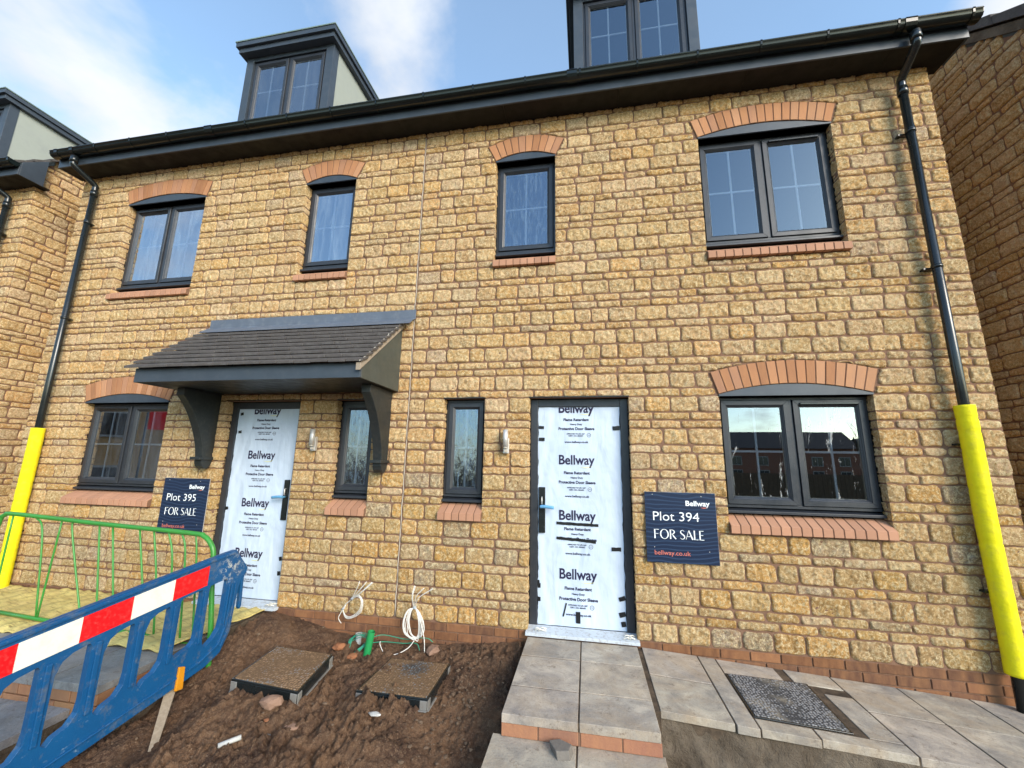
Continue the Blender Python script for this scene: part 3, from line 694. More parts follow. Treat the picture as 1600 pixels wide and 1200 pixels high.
    h.tube([(handle_x, y0, 1.035), (handle_x, y0 - .05, 1.037)], .011); h.tube(bez([(handle_x - sg * .012, y0 - .05, 1.036), (handle_x + sg * .03, y0 - .054, 1.039), (handle_x + sg * .115, y0 - .050, 1.030)], 4), .0150)
    h.build('handle', 'handle_blue', door)
    h = MB(); h.tube([(handle_x, y0 - .006, 1.12), (handle_x, y0 - .022, 1.115), (handle_x, y0 - .022, 1.06), (handle_x, y0 - .006, 1.055)], .006); h.build('lock_guard', 'steel', door)
    th = MB(); th.hexa([(x, y, zz) for x in (xl - .012, xr + .014) for y, zs in ((-.055, (-.022, .002)), (.09, (-.022, .022))) for zz in zs]); th.build('threshold', 'threshold_pale', door, bevel=.003)
    cr = MB(); g2 = random.Random(3)
    for q in (xl + .09, xr - .10):
        for _ in range(5):
            x_ = q + g2.uniform(-.05, .05); y_ = g2.uniform(-.03, .03); cr.tube(bez([(x_, y_, .012), (x_ + g2.uniform(.01, .04), y_ - .01, .030), (x_ + g2.uniform(.03, .07), y_ + .01, .014)], 4), .004, 5)
    cr.build('loose_film', 'sign_white', door)
    return door
T1 = [(.245, .625, .875, .900, -.02), (.245, .600, .738, .764, -.06), (.735, .818, .672, .704, 0), (.775, .842, 1.745, 1.785, .03), (.078, .128, 1.758, 1.785, -.06), (.078, .135, 1.640, 1.672, -.04), (.074, .100, .325, .365, 0), (.074, .100, .215, .25, 0),
      (.413, .452, .056, .150, 0), (.785, .842, .265, .300, .35), (.785, .840, .135, .175, .3), (.31, .322, .10, .215, -.25), (.07, .092, .34, .39, .1), (.80, .84, .06, .10, .2)]
D1 = make_door(-.004, .921, True, .112, T1, 'right front door wrapped in a taped protective sleeve')
T2 = [(-3.30, -3.26, 1.90, 1.93, .1), (-3.30, -3.26, 1.70, 1.73, .1), (-3.33, -3.29, .88, .91, .2), (-2.60, -2.565, .40, .44, .2), (-2.60, -2.565, .26, .30, .1)]
D2 = make_door(mir(.921), mir(-.004), False, -2.60, T2, 'left front door under the canopy wrapped in a protective sleeve')

# ------------------------------------------------------------------ eaves, gutters, roofs, dormers
def ridge_roof(parent, x0, x1, y_e=-.32, depth=8.0):
    n = 26; r = MB(); k = .86; L = (depth / 2 - y_e)
    for i in range(n):  # tile courses lap like steps
        ya, yb = y_e + L * i / n, y_e + L * (i + 1) / n; za, zb = 5.31 + k * (ya - y_e), 5.31 + k * (yb - y_e)
        r.hexa([(x, y, z) for x in (x0, x1) for y, zs in ((ya, (za - .01, za + .034)), (yb + .02, (zb, zb + .018))) for z in zs])
    yb = depth / 2; zb = 5.31 + k * (yb - y_e)
    r.hexa([(x, y, z) for x in (x0, x1) for y, zs in ((yb, (zb - .02, zb + .02)), (depth + .3, (5.28, 5.33))) for z in zs]); r.tube([(x0, yb, zb + .02), (x1, yb, zb + .02)], .11, 12)
    return r.build('roof', 'tile_dark', parent)
def eaves(parent, x0, x1, gx0, gx1, brackets, seed=0):
    f = MB(); f.box(x0, x1, -.27, -.252, 5.160, 5.315); [f.prism([(-.2515, 5.16), (-.002, 5.16), (-.002, 5.565), (-.2515, 5.350)], lambda u, v, q=q: (q, u, v), lambda u, v, q=q: (q + .018, u, v)) for q in (x0, x1 - .018)]
    f.build('fascia', 'fascia_grey', parent, bevel=.002, seg=1)
    s_ = MB(); 
    x = x0 + .018; 
    while x < x1 - .02:
        xe = min(x + 1.2, x1 - .018); s_.box(x + .0015, xe - .0015, -.2515, .085, 5.166, 5.176); x = xe
    s_.build('soffit', 'soffit_dark', parent)
    # deep-flow gutter profile (y, z)
    prof = [(-.272, 5.318), (-.272, 5.275), (-.282, 5.262), (-.312, 5.252), (-.342, 5.255), (-.366, 5.266), (-.380, 5.288), (-.384, 5.318), (-.390, 5.323), (-.389, 5.330), (-.378, 5.330), (-.375, 5.318), (-.372, 5.292), (-.361, 5.274), (-.340, 5.264), (-.312, 5.261), (-.288, 5.268), (-.279, 5.280), (-.279, 5.318)]
    g = MB(); n = len(prof); N = 12
    V = [(gx0 + (gx1 - gx0) * i / N, y, z) for i in range(N + 1) for y, z in prof]
    g.add(V, [(i * n + k, i * n + (k + 1) % n, (i + 1) * n + (k + 1) % n, (i + 1) * n + k) for i in range(N) for k in range(n)], True)
    pe = prof[:9]
    for X in (gx0, gx1): g.prism(pe, lambda y, z, X=X: (X - .002, y, z), lambda y, z, X=X: (X + .004, y, z))
    g.build('gutter', 'gutter_black', parent)
    for X, w in brackets:
        b = MB(); P = [(y - .006 * (1 if y < -.33 else 0), z - (.005 if z < 5.27 else 0)) for y, z in prof[1:10]]; P = P + [(y + .003, z + .004) for y, z in reversed(P)]
        b.prism(P, lambda y, z: (X - w / 2, y, z), lambda y, z: (X + w / 2, y, z))
        b.build('gutter_bracket', 'gutter_black', parent)
bk = [(3.86 - .555 * i, .016) for i in range(18)] + [(3.40, .09), (.45, .10), (-3.86, .09), (-5.95, .05), (-6.2, .05)]
eaves(house, -6.30, 3.895, -6.30, 3.93, bk)
roof = ridge_roof(house, -6.36, 3.88)
def dormer(parent, xl, xr, label=None, gl='glass_film_grey'):
    y0 = .30; zt = 7.16; pw = .115; d = MB()
    d.box(xl, xl + pw, y0, y0 + .12, 5.7, zt); d.box(xr - pw, xr, y0, y0 + .12, 5.7, zt); d.box(xl + pw, xr - pw, y0 + .005, y0 + .12, 5.7, 6.02); d.box(xl + pw, xr - pw, y0 + .005, y0 + .12, zt - .06, zt)
    do = d.build('dormer', 'fascia_grey', parent, bevel=.003)
    if label: do['label'] = label
    for X, sg in ((xl, 1), (xr, -1)):
        c = MB(); P = [(y0 + .03, 5.75), (2.05, 7.2), (y0 + .03, 7.2)]; a_, b_ = (X + .012, X + .06) if sg > 0 else (X - .06, X - .012)
        c.prism([(y0 + .1205, 5.80), (2.3, 7.3), (2.2, zt), (y0 + .1205, zt)], lambda u, v: (a_, u, v), lambda u, v: (b_, u, v))
        c.build('dormer_cheek', 'render_pale', do)
    r = MB(); r.box(xl - .055, xr + .055, y0 - .10, 2.6, zt + .001, zt + .075); r.box(xl - .085, xr + .085, y0 - .135, 2.6, zt + .0755, zt + .145)
    r.mat = 2; r.box(xl - .095, xr + .095, y0 - .145, 2.6, zt + .1455, zt + .166); r.mat = 1; r.box(xl - .06, xr + .06, y0 - .11, 2.6, zt + .1665, zt + .176)
    r.build('dormer_roof', ['fascia_grey', 'lead', 'trim_green'], do, bevel=.003)
    win(do, xl + pw + .002, xr - pw - .002, 6.02, zt - .062, y0 + .03, 2, gl, None, None, cill=True, name='dormer_window', flat=True)
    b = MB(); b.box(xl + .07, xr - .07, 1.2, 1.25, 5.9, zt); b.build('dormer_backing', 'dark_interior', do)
dormer(house, .462, 1.893, 'right dormer with dark panes, partly above the picture', 'glass_clear')
dormer(house, -4.255, -2.850, 'left dormer with pale rendered cheek')
def downpipe(parent, xo, xb, z_end, yel=None):
    p = MB(); p.tube(bez([(xo, -.335, 5.23), (xo, -.333, 5.16), (xo + (xb - xo) * .1, -.315, 5.10), (xo + (xb - xo) * .9, -.11, 4.985), (xb, -.09, 4.93), (xb, -.088, 4.85)], 5), .034, 14)
    p.tube([(xb, -.088, 4.87), (xb, -.088, z_end)], .034, 14); p.tube([(xb, -.088, 4.82), (xb, -.088, 4.90)], .040, 14); p.tube([(xo, -.335, 5.14), (xo, -.335, 5.22)], .041, 14); p.tube([(xb, -.088, 4.42), (xb, -.088, 4.47)], .0375, 14)
    o = p.build('downpipe', 'black_plastic', parent)
    for z in (4.42, 3.1, 1.62 if xb > 0 else 1.55, .55):
        b = MB(); b.tube([(xb, -.088, z), (xb, -.088, z + .028)], .039, 14); b.box(xb - .075, xb + .02, -.06, -.012, z + .004, z + .020)
        b.build('pipe_clip', 'black_plastic', o)
    return o
downpipe(house, 3.445, 3.460, -.22); downpipe(house, -5.93, -5.885, -.2)

# ------------------------------------------------------------------ canopy over the left door
can = empty('porch_canopy', (-2.54, 0, 2.1), 'grey tiled lean-to canopy on two curved brackets above the left door', 'canopy')
CX0, CX1, CY = -3.735, -1.362, -.737; zb_, zt_ = 2.125, 2.262; K = (2.86 - zt_) / (-.01 - CY)
c = MB(); c.box(CX0, CX1, CY, CY + .02, zb_, zt_); c.build('canopy_fascia', 'fascia_grey', can, bevel=.003)
c = MB(); c.box(CX0 + .02, CX1 - .02, CY + .0205, .0, zb_ + .002, zb_ + .015); c.build('canopy_soffit', 'bracket_grey', can)
for a, b in ((CX0, CX0 + .018), (CX1 - .018, CX1)):
    c = MB(); c.prism([(CY + .0205, zb_ + .0005), (-.012, zb_ + .0005), (-.012, 2.84), (CY + .0205, zt_ + .016)], lambda u, v: (a, u, v), lambda u, v: (b, u, v))
    c.build('canopy_cheek', 'canopy_grey', can, bevel=.002, seg=1)
tl = MB(); n = 10; rt = random.Random(12)
ye, ze = CY - .055, zt_ + .012 - .03; yt, zt2 = -.03, 2.875
for i in range(n):
    a = i / n; b = (i + 1) / n; ya, za = ye + (yt - ye) * a, ze + (zt2 - ze) * a; yb, zb = ye + (yt - ye) * b, ze + (zt2 - ze) * b
    nx = 15; off = .5 if i % 2 else 0; wd = (CX1 + .045 - (CX0 - .075)) / nx
    for k in range(-1, nx + 1):
        xa = max(CX0 - .075, CX0 - .075 + (k + off) * wd + .0015); xb2 = min(CX1 + .035, CX0 - .075 + (k + 1 + off) * wd - .0015)
        if xb2 - xa < .02: continue
        j = rt.uniform(-.0035, .0035); q = rt.uniform(-.002, .002)
        tl.hexa([(x, y, z) for x in (xa, xb2) for y, zs in ((ya + j, (za + .009 + q, za + .034 + q)), (yb + .03, (zb - .004, zb + .018))) for z in zs])
tl.build('roof_tiles', 'tile_dark', can, bevel=.003, seg=1)
v = MB()  # stepped mortar along the right verge
for i in range(n):
    a = i / n; b = (i + 1) / n; ya, za = ye + (yt - ye) * a, ze + (zt2 - ze) * a; yb, zb = ye + (yt - ye) * b, ze + (zt2 - ze) * b
    v.hexa([(x, y, z) for x in (CX1 - .03, CX1 + .014) for y, zs in ((ya + .02, (za - .062, za + .007)), (yb + .02, (zb - .062, zb + .002))) for z in zs])
v.build('verge_mortar', 'verge_mortar', can, bevel=.003, seg=1)
v = MB()
for i in range(n + 1):
    b = i / n; yb, zb = ye + (yt - ye) * b, ze + (zt2 - ze) * b
    v.hexa([(x, y, z) for x in (CX1 + .0125, CX1 + .020) for y, zs in ((yb - .075, (zb - .052, zb - .040)), (yb + .02, (zb + .012, zb + .024))) for z in zs]) if 0 < i else None
v.build('verge_clip', 'bead_pale', can)
fl = MB(); fl.hexa([(x, y, z) for x in (-3.78, -1.225) for y, zs in ((-.145, (2.812, 2.818)), (-.032, (2.90, 2.906))) for z in zs]); fl.hexa([(x, y, z) for x in (-3.76, -1.215) for y, zs in ((-.036, (2.895, 3.0)), (-.026, (2.895, 3.0))) for z in zs])
fl.build('lead_flashing', 'lead', can, bevel=.002, seg=1)
br0 = None
for cx_ in (-3.520, -1.470):
    w = .046
    outer = [(-.445, zb_ - .002), (-.445, zb_ - .075)]
    curve = bez([(-.440, zb_ - .08, 0), (-.375, zb_ - .15, 0), (-.29, zb_ - .27, 0), (-.215, zb_ - .42, 0), (-.160, zb_ - .57, 0), (-.135, zb_ - .70, 0)], 6)
    P = outer + [(p.x, p.y) for p in curve] + [(-.138, zb_ - .745), (-.125, zb_ - .785), (-.095, zb_ - .812), (-.06, zb_ - .815), (-.030, zb_ - .79), (-.012, zb_ - .74), (-.012, zb_ - .002)]
    b = MB(); b.prism(P[::-1], lambda u, v: (cx_ - w, u, v), lambda u, v: (cx_ + w, u, v)); bo = b.build('curved_bracket', 'bracket_grey', can, bevel=.004)
    k = MB(); k.box(cx_ - w - .016, cx_ + w + .016, -.180, -.012, zb_ - .722, zb_ - .692); k.build('bracket_collar', 'bracket_grey', bo, bevel=.004)

# ------------------------------------------------------------------ neighbours
def half_house(name, label, xs0, xs1, inner, seed):
    h = empty(name, ((xs0 + xs1) / 2, 0, -.3), label, 'house'); return h
LX = -7.13
nl = half_house('neighbour_house', 'stone house beyond the narrow gap on the left, its dormer at the picture edge', LX - 8, LX, 1, 0)
stone_wall('front_wall', nl, LX - 5, LX, lambda u, d, z: (u, -d, z), seed=51, step=.022, holes=[(LX - 3.2, LX - 2.0, 3.355, UP), (LX - 3.2, LX - 2.0, .89, HEAD)])
mm = MB(); mm.box(LX - 5, LX - .015, 0, .08, -.5, 5.2); mm.build('front_mortar', 'mortar', nl)
for zb0, zt0 in ((3.40, UP), (.94, HEAD)): win(nl, LX - 3.2, LX - 2.0, zb0, zt0, -.03, 2, 'glass_film_grey')
stone_wall('side_wall', nl, 0.004, 4.2, lambda u, d, z: (LX + d - .012, u, z), courses=HIGH, seed=53, step=.022, ubound=lambda z1: (max(0.0, (z1 - 5.60) / .86), 4.2) if z1 < 8.5 else None)
mm = MB(); mm.prism([(.0805, -.6), (8, -.6), (8, 5.5), (4, 8.92), (.0805, 5.58)], lambda u, v: (LX - .1, u, v), lambda u, v: (LX - .012, u, v)); mm.build('side_core', 'mortar', nl)
eaves(nl, LX - 5, -7.0, LX - 5, -7.0, [(-7.02 - .4 * i, .03) for i in range(6)]); ridge_roof(nl, LX - 5, -7.02)
dormer(nl, LX - 3.11, LX - 1.68, None)
downpipe(nl, -7.50, -7.42, -.2)
RX = 4.65
nr = half_house('neighbour_house', 'shaded stone gable of the house beyond the gap on the right', RX, RX + 6, -1, 0)
stone_wall('side_wall', nr, 0.0, 8.0, lambda u, d, z: (RX - d, u, z), courses=HIGH, seed=61, step=.022, ubound=lambda z1: (max(0.0, (z1 - 5.50) / .86), min(8.0, 8 - (z1 - 5.50) / .86)) if z1 < 8.7 else None)
mm = MB(); mm.prism([(.0, -.6), (8, -.6), (8, 5.45), (4, 8.85), (0, 5.42)], lambda u, v: (RX, u, v), lambda u, v: (RX + .1, u, v)); mm.build('side_core', 'mortar', nr)
stone_wall('front_wall', nr, RX + .003, RX + 4.5, lambda u, d, z: (u, -d, z), seed=63, step=.05, holes=[(RX + 1.6, RX + 2.8, 3.42, UP), (RX + 1.6, RX + 2.8, .96, HEAD)]); [win(nr, RX + 1.6, RX + 2.8, a, b, -.03, 2, 'glass_clear') for a, b in ((3.43, UP), (.97, HEAD))]; mm = MB(); mm.box(RX + .1005, RX + 4.5, 0, .08, -.5, 5.2); mm.build('front_mortar', 'mortar', nr)
sl = MB()  # low brick footing of that gable
for i in range(6): bricks_row(sl, 0, 8, -.0735 * (i + 1), -.0735 * i, 0, .2205, (.11 if i % 2 else 0), rr_)
V_ = [(RX + y - .004, x, z) for x, y, z in sl.V]; sl.V = V_; sl.F = [tuple(reversed(f)) for f in sl.F]; sl.build('brick_plinth', 'brick', nr, tint=True)
eaves(nr, RX - .05, RX + 4.5, RX - .05, RX + 4.5, [(RX + .5 * i, .03) for i in range(6)])
vg = MB(); k = .86
vg.prism([(-.3, 5.20), (4, 5.20 + k * 4.3), (4, 5.31 + k * 4.3), (-.3, 5.31)], lambda u, v: (RX - .035, u, v), lambda u, v: (RX + .05, u, v)); vg.build('verge_undercloak', 'haunch', nr)
vt = MB()
for i in range(15):
    ya, yb = -.33 + .29 * i, -.33 + .29 * (i + 1); za, zb = 5.315 + k * (ya + .33), 5.315 + k * (yb + .33)
    vt.hexa([(x, y, z) for x in (RX - .055, RX + .12) for y, zs in ((ya, (za, za + .125)), (yb - .004, (zb, zb + .095))) for z in zs])
vt.build('verge_tile', 'tile_dark', nr); ridge_roof(nr, RX + .05, RX + 4.5)

# ------------------------------------------------------------------ ground
def interp(x, xp, fp): return np.interp(x, xp, fp)
def soil_z(x, y):
    x = np.asarray(x, float); y = np.asarray(y, float)
    zw = interp(x, [-7, -2.62, -2.5, -2.3, -1.8, -1.2, -.7, -.05, .1, .9, 1.2, 6], [-.25, -.20, -.05, -.07, -.165, -.195, -.165, -.085, -.30, -.30, -.45, -.7])
    t = np.clip((-y - .25) / 1.0, 0, 1); t = t * t * (3 - 2 * t)
    mid = interp(x, [-7, -2.75, -2.5, -2.25, -2.05, -1.85, -1.0, -.25, -.05, .1, .9, 1.0, 1.5, 6], [-.45, -.42, -.38, -.34, -.27, -.155, -.195, -.26, -.30, -.40, -.40, -.52, -.62, -.9])
    z = zw * (1 - t) + mid * t - .13 * np.clip(-y - 1.2, 0, 3)
    z = z - .06 * np.exp(-((x + .35) / .28) ** 2) * np.clip((-y - .15) / .4, 0, 1)
    return z
def soil_detail(x, y):
    wx = x + fbm(x, y, 5, 2, .5, 61) * .18; wy = y + fbm(x, y, 5, 2, .5, 67) * .18
    n = fbm(wx, wy, 2.6, 2, .5, 5) * .06 + fbm(wx, wy, 7, 3, .55, 9) * .050
    m = np.clip(fbm(x, y, 2.2, 2, .5, 91) * 2.2 + .55, .15, 1)
    n = n - np.abs(fbm(wx, wy, 16, 3, .6, 21)) * .060 * m + .012 + np.maximum(fbm(wx, wy, 22, 2, .6, 44), 0) * .06 * m
    n = n + fbm(x, y, 45, 3, .7, 33) * .026 * m + np.maximum(fbm(x, y, 38, 1, .5, 53) - .12, 0) * .07
    return n * np.clip(-y / .12, .25, 1)
def axis(segs):
    o = [segs[0][0]]
    for a, b, st in segs:
        m = int(round((b - a) / st)); o += [a + (b - a) * (i + 1) / m for i in range(m)]
    return np.array(o)
gx = axis([(-8, -3.0, .08), (-3.0, .06, .0125), (.06, .9, .05), (.9, 2.2, .02), (2.2, 8, .08)]); gy = axis([(-9, -2.9, .12), (-2.9, .06, .0125)])
XX, YY = np.meshgrid(gx, gy); ZZ = soil_z(XX, YY) + soil_detail(XX, YY); edge = np.maximum(np.clip((-YY - 6) / 3, 0, 1), np.clip((np.abs(XX) - 6) / 2, 0, 1)); ZZ = ZZ * (1 - edge) + (-1.35) * edge
nu, nv = len(gx), len(gy); ii = np.arange(nu * nv).reshape(nv, nu)
Fq = np.stack([ii[:-1, :-1], ii[:-1, 1:], ii[1:, 1:], ii[1:, :-1]], -1).reshape(-1, 4)
me = bpy.data.meshes.new('soil'); me.vertices.add(nu * nv); me.vertices.foreach_set('co', np.stack([XX.ravel(), YY.ravel(), ZZ.ravel()], 1).astype(np.float32).ravel())
me.loops.add(Fq.size); me.loops.foreach_set('vertex_index', Fq.ravel().astype(np.int32)); me.polygons.add(len(Fq)); me.polygons.foreach_set('loop_start', np.arange(0, Fq.size, 4, dtype=np.int32)); me.polygons.foreach_set('loop_total', np.full(len(Fq), 4, dtype=np.int32))
me.polygons.foreach_set('use_smooth', [True] * len(Fq)); me.update(calc_edges=True); me.materials.append(M['soil']); so = bpy.data.objects.new('soil', me); COL.objects.link(so); struct(so)
def sz(x, y): return float(soil_z(x, y) + soil_detail(x, y))
g = MB(); g.add([(-900, -900, -1.30), (900, -900, -1.30), (900, 900, -1.30), (-900, 900, -1.30)], [(0, 1, 2, 3)]); struct(g.build('ground', 'ground_earth'))
# crumbs and small clods
def lump(mb, c, r, rg, flat=.7, n=1):
    bm = bmesh.new(); bmesh.ops.create_icosphere(bm, subdivisions=n, radius=1); rot = Euler((rg.uniform(0, 6), rg.uniform(0, 6), rg.uniform(0, 6))).to_matrix(); sc = (rg.uniform(.7, 1.3), rg.uniform(.6, 1.1), rg.uniform(.6, 1) * flat)
    V = []
    for v in bm.verts: p = rot @ v.co; p = Vector((p.x * sc[0], p.y * sc[1], p.z * sc[2])) * r * rg.uniform(.80, 1.12); V.append((c[0] + p.x, c[1] + p.y, c[2] + p.z))
    mb.add(V, [tuple(v.index for v in f.verts) for f in bm.faces], False); bm.free()
cl = MB(); rg = random.Random(21)
for i in range(900):
    if i < 420: x, y = rg.gauss(-.42, .14), rg.gauss(-.72, .28)
    else: x, y = rg.uniform(-2.5, -.06), rg.uniform(-2.6, -.05)
    if not (-2.55 < x < -.04 and y < -.03): continue
    if -1.16 < x < -.52 and -.95 < y < -.33: continue
    if -2.05 < x < -1.30 and -1.18 < y < -.55: continue
    r = .003 + .017 * rg.random() ** 5 + (.005 if i < 420 and rg.random() < .25 else 0); lump(cl, (x, y, sz(x, y) + r * .3), r, rg)
for i in range(160):
    x, y = rg.uniform(1.0, 1.5), rg.uniform(-2.0, -.95); r = .005 + .02 * rg.random() ** 3; lump(cl, (x, y, sz(x, y) + r * .2), r, rg)
cl = cl.build('soil_clods', 'clod'); tag(cl, None, None, kind='stuff')

# ------------------------------------------------------------------ paving
def slab_tint(r): k = r.uniform(.78, 1.05); return (k * r.uniform(.96, 1.04), k, k * r.uniform(.92, 1.02), 1)
def slabs(name, cells, top, th, mat, r, extra=None):
    mb = MB()
    for (x0, x1, y0, y1) in cells:
        mb.col = slab_tint(r); j = r.uniform(-.0015, .0015); t = top if callable(top) else (lambda x, y: top)
        mb.hexa([(x, y, zz) for x in (x0 + .0052, x1 - .0052) for y in (y0 + .0052, y1 - .0052) for zz in (t(x, y) - th, t(x, y) + j)])
    o = mb.build(name, mat, None, tint=True, bevel=.0022, seg=1); struct(o); return o
rs = random.Random(17)
xm = .4575
slabs('path', [(x0, x1, y0, y1) for (x0, x1) in ((0, xm), (xm, .915)) for (y0, y1) in ((-1.15, -.825), (-.825, -.388), (-.388, -.045))], -.030, .05, 'slab', rs)
slabs('path', [(x0, x1, y0, y1) for (x0, x1) in ((-.055, xm - .01), (xm - .01, .935)) for (y0, y1) in ((-2.02, -1.57), (-1.57, -1.115), (-2.48, -2.02), (-2.94, -2.48), (-3.40, -2.94), (-3.86, -3.40), (-4.32, -3.86))], -.155, .05, 'slab', rs)
def fill(name, x0, x1, y0, y1, z0, z1, mat): m_ = MB(); m_.box(x0, x1, y0, y1, z0, z1); return struct(m_.build(name, mat))
fill('path_bedding', .006, .909, -1.09, -.02, -.5, -.0825, 'haunch'); fill('path_joint', .006, .909, -1.139, -.05, -.0795, -.0345, 'grout')
fill('path_bedding', -.045, .925, -4.30, -1.2, -.7, -.207, 'haunch'); fill('path_joint', -.046, .926, -4.31, -1.12, -.2045, -.1595, 'grout')
ri = MB(); rk = random.Random(2)
for i, (a, b) in enumerate(((0.0, .222), (.222, .457), (.464, .70), (.70, .918))):
    ri.col = (.50 * rk.uniform(.9, 1.1) * .62, .15 * rk.uniform(.92, 1.08), .095, 1); ri.box(a + .004, b - .004, -1.14, -1.04, -.152, -.083)
struct(ri.build('step_riser', 'brick', None, tint=True, bevel=.003, seg=1)); fill('step_mortar', .003, .915, -1.136, -1.05, -.153, -.082, 'mortar')
fill('path_joint', .9095, .9495, -.90, -.03, -.3, -.049, 'grout')
# sloping side path along the wall
def pz(x, y): return -.042 - .0605 * (x - .937)
YF = -.885
C4 = [(.945, 1.375, -.447, -.006), (.945, 1.375, YF - .01, -.447)]
mh = (1.513, 2.077, -.775, -.240)
for (x0, x1, y0, y1) in [(1.375, mh[0] - .004, YF - .02, -.006), (mh[0] - .004, 1.93, mh[3] + .01, -.006), (1.99, 2.312, mh[3] + .03, -.006), (mh[0] - .004, 1.83, YF - .012, mh[2] - .006), (1.83, 2.312, YF, mh[2] - .006), (mh[1] + .05, 2.312, mh[2] - .006, mh[3] - .06),
                        (2.312, 2.75, -.45, -.006), (2.312, 2.75, YF, -.45), (2.75, 3.2, -.45, -.006), (2.75, 3.2, YF, -.45), (3.2, 3.65, -.45, -.006), (3.2, 3.65, YF, -.45), (3.65, 4.1, -.45, -.006), (3.65, 4.1, YF, -.45), (4.1, 4.6, YF, -.006)]: C4.append((x0, x1, y0, y1))
slabs('side_path', C4, pz, .045, 'slab', rs)
m_ = MB(); m_.hexa([(x, y, zz) for x in (.95, 4.6) for y in (YF + .008, -.006) for zz in (pz(x, y) - .3, pz(x, y) - .005)]); struct(m_.build('side_path_bedding', 'grout'))
# rough concrete haunching below the side path
hx = np.linspace(.93, 5.2, 260); hv = np.linspace(0, 1, 40); HX, HV = np.meshgrid(hx, hv)
HY = YF + .008 - .30 * HV ** 1.3 - .03 * np.clip((HX - 1.0), 0, 1) * HV + fbm(HX, HV * .5, 5, 4, .55, 3) * .07 * np.minimum(1, HV * 5) + .06 * np.exp(-((HX - .95) / .12) ** 2) * HV
HZ = pz(HX, 0) - .042 - HV * .62; ii = np.arange(HX.size).reshape(HX.shape)
ho = mesh_obj('concrete_haunch', np.stack([HX.ravel(), HY.ravel(), HZ.ravel()], 1).tolist(), np.stack([ii[:-1, :-1], ii[1:, :-1], ii[1:, 1:], ii[:-1, 1:]], -1).reshape(-1, 4).tolist(), 'haunch', None, True); struct(ho)
# left plot: matting over the path, then wet slabs and steps
LXR = -2.62
cells = []
for k in range(6):
    x1 = LXR - .457 * k; cells += [(x1 - .457, x1, -1.40, -.89), (x1 - .457, x1, -.89, -.45), (x1 - .457, x1, -.45, -.05)]
slabs('path', cells, -.045, .05, 'slab_wet', rs); fill('path_bedding', LXR - 2.7, LXR - .012, -1.35, -.02, -.6, -.0975, 'haunch')
slabs('path', [(LXR - .20 - .457 * (k + 1), LXR - .20 - .457 * k, -1.85 - .45 * j, -1.38 - .45 * j - (.02 if j else 0)) for k in range(5) for j in range(3)], -.20, .05, 'slab_wet', rs); fill('path_bedding', LXR - 2.6, LXR - .21, -2.7, -1.40, -.8, -.2525, 'haunch')
ri = MB()
for k in range(12):
    for j in range(2):
        ri.col = (.33 * rk.uniform(.85, 1.1), .17 * rk.uniform(.9, 1.1), .095, 1); ri.box(LXR - .225 * (k + 1) + (.1 * j), LXR - .225 * k - .008 + (.0 if k == 0 else .1 * j), -1.385, -1.28, -.0975 - .075 * (j + 1) + .008, -.0975 - .075 * j)
for k in range(5):
    for j in range(3):
        ri.col = (.33 * rk.uniform(.85, 1.1), .17 * rk.uniform(.9, 1.1), .095, 1); ri.box(LXR - .1, LXR - .006, -1.28 + .225 * k + .008, -1.28 + .225 * (k + 1), -.0975 - .075 * (j + 1) + .008, -.0975 - .075 * j)
        ri.box(LXR - .32, LXR - .212, -2.7 + .225 * k + .008, -2.7 + .225 * (k + 1), -.2525 - .075 * (j + 1) + .008, -.2525 - .075 * j)
struct(ri.build('step_riser', 'brick', None, tint=True, bevel=.003, seg=1))
# yellow matting
mx_ = np.linspace(-6.3, -2.56, 190); my = np.linspace(-.93, -.015, 60); XX, YY = np.meshgrid(mx_, my)
sx = (XX + 2.56); XX2 = XX - .12 * np.clip(-YY, 0, 1) * (XX > -3.2) * (1 - np.clip((-2.56 - XX) / .6, 0, 1)); YE = YY + fbm(XX, YY * 0, 2.3, 3, .5, 8) * .05 * np.clip(-YY, 0, 1)
ZZ = -.030 + fbm(XX * .5, YY, 6, 3, .5, 13) * .028 + .007 * np.sin(XX * 38 + 5 * fbm(XX, YY, 2, 2, .5, 3)) + .012 * (1 - np.exp(-(sx ** 2) / .002)) * 0 - .02 * np.clip((-YY - .88) / .05, 0, 1) + .02
ii = np.arange(XX.size).reshape(XX.shape); mo = mesh_obj('ground_matting', np.stack([XX2.ravel(), YE.ravel(), ZZ.ravel()], 1).tolist(), np.stack([ii[:-1, :-1], ii[:-1, 1:], ii[1:, 1:], ii[1:, :-1]], -1).reshape(-1, 4).tolist(), 'yellow_mat', None, True)
sm_ = mo.modifiers.new('thick', 'SOLIDIFY'); sm_.thickness = .008; sm_.offset = -1
tag(mo, 'muddy yellow corrugated matting laid over the path outside the left door', 'matting')
fill('path_edge', LXR - .02, LXR + .03, -.93, -.02, -.25, -.045, 'haunch')

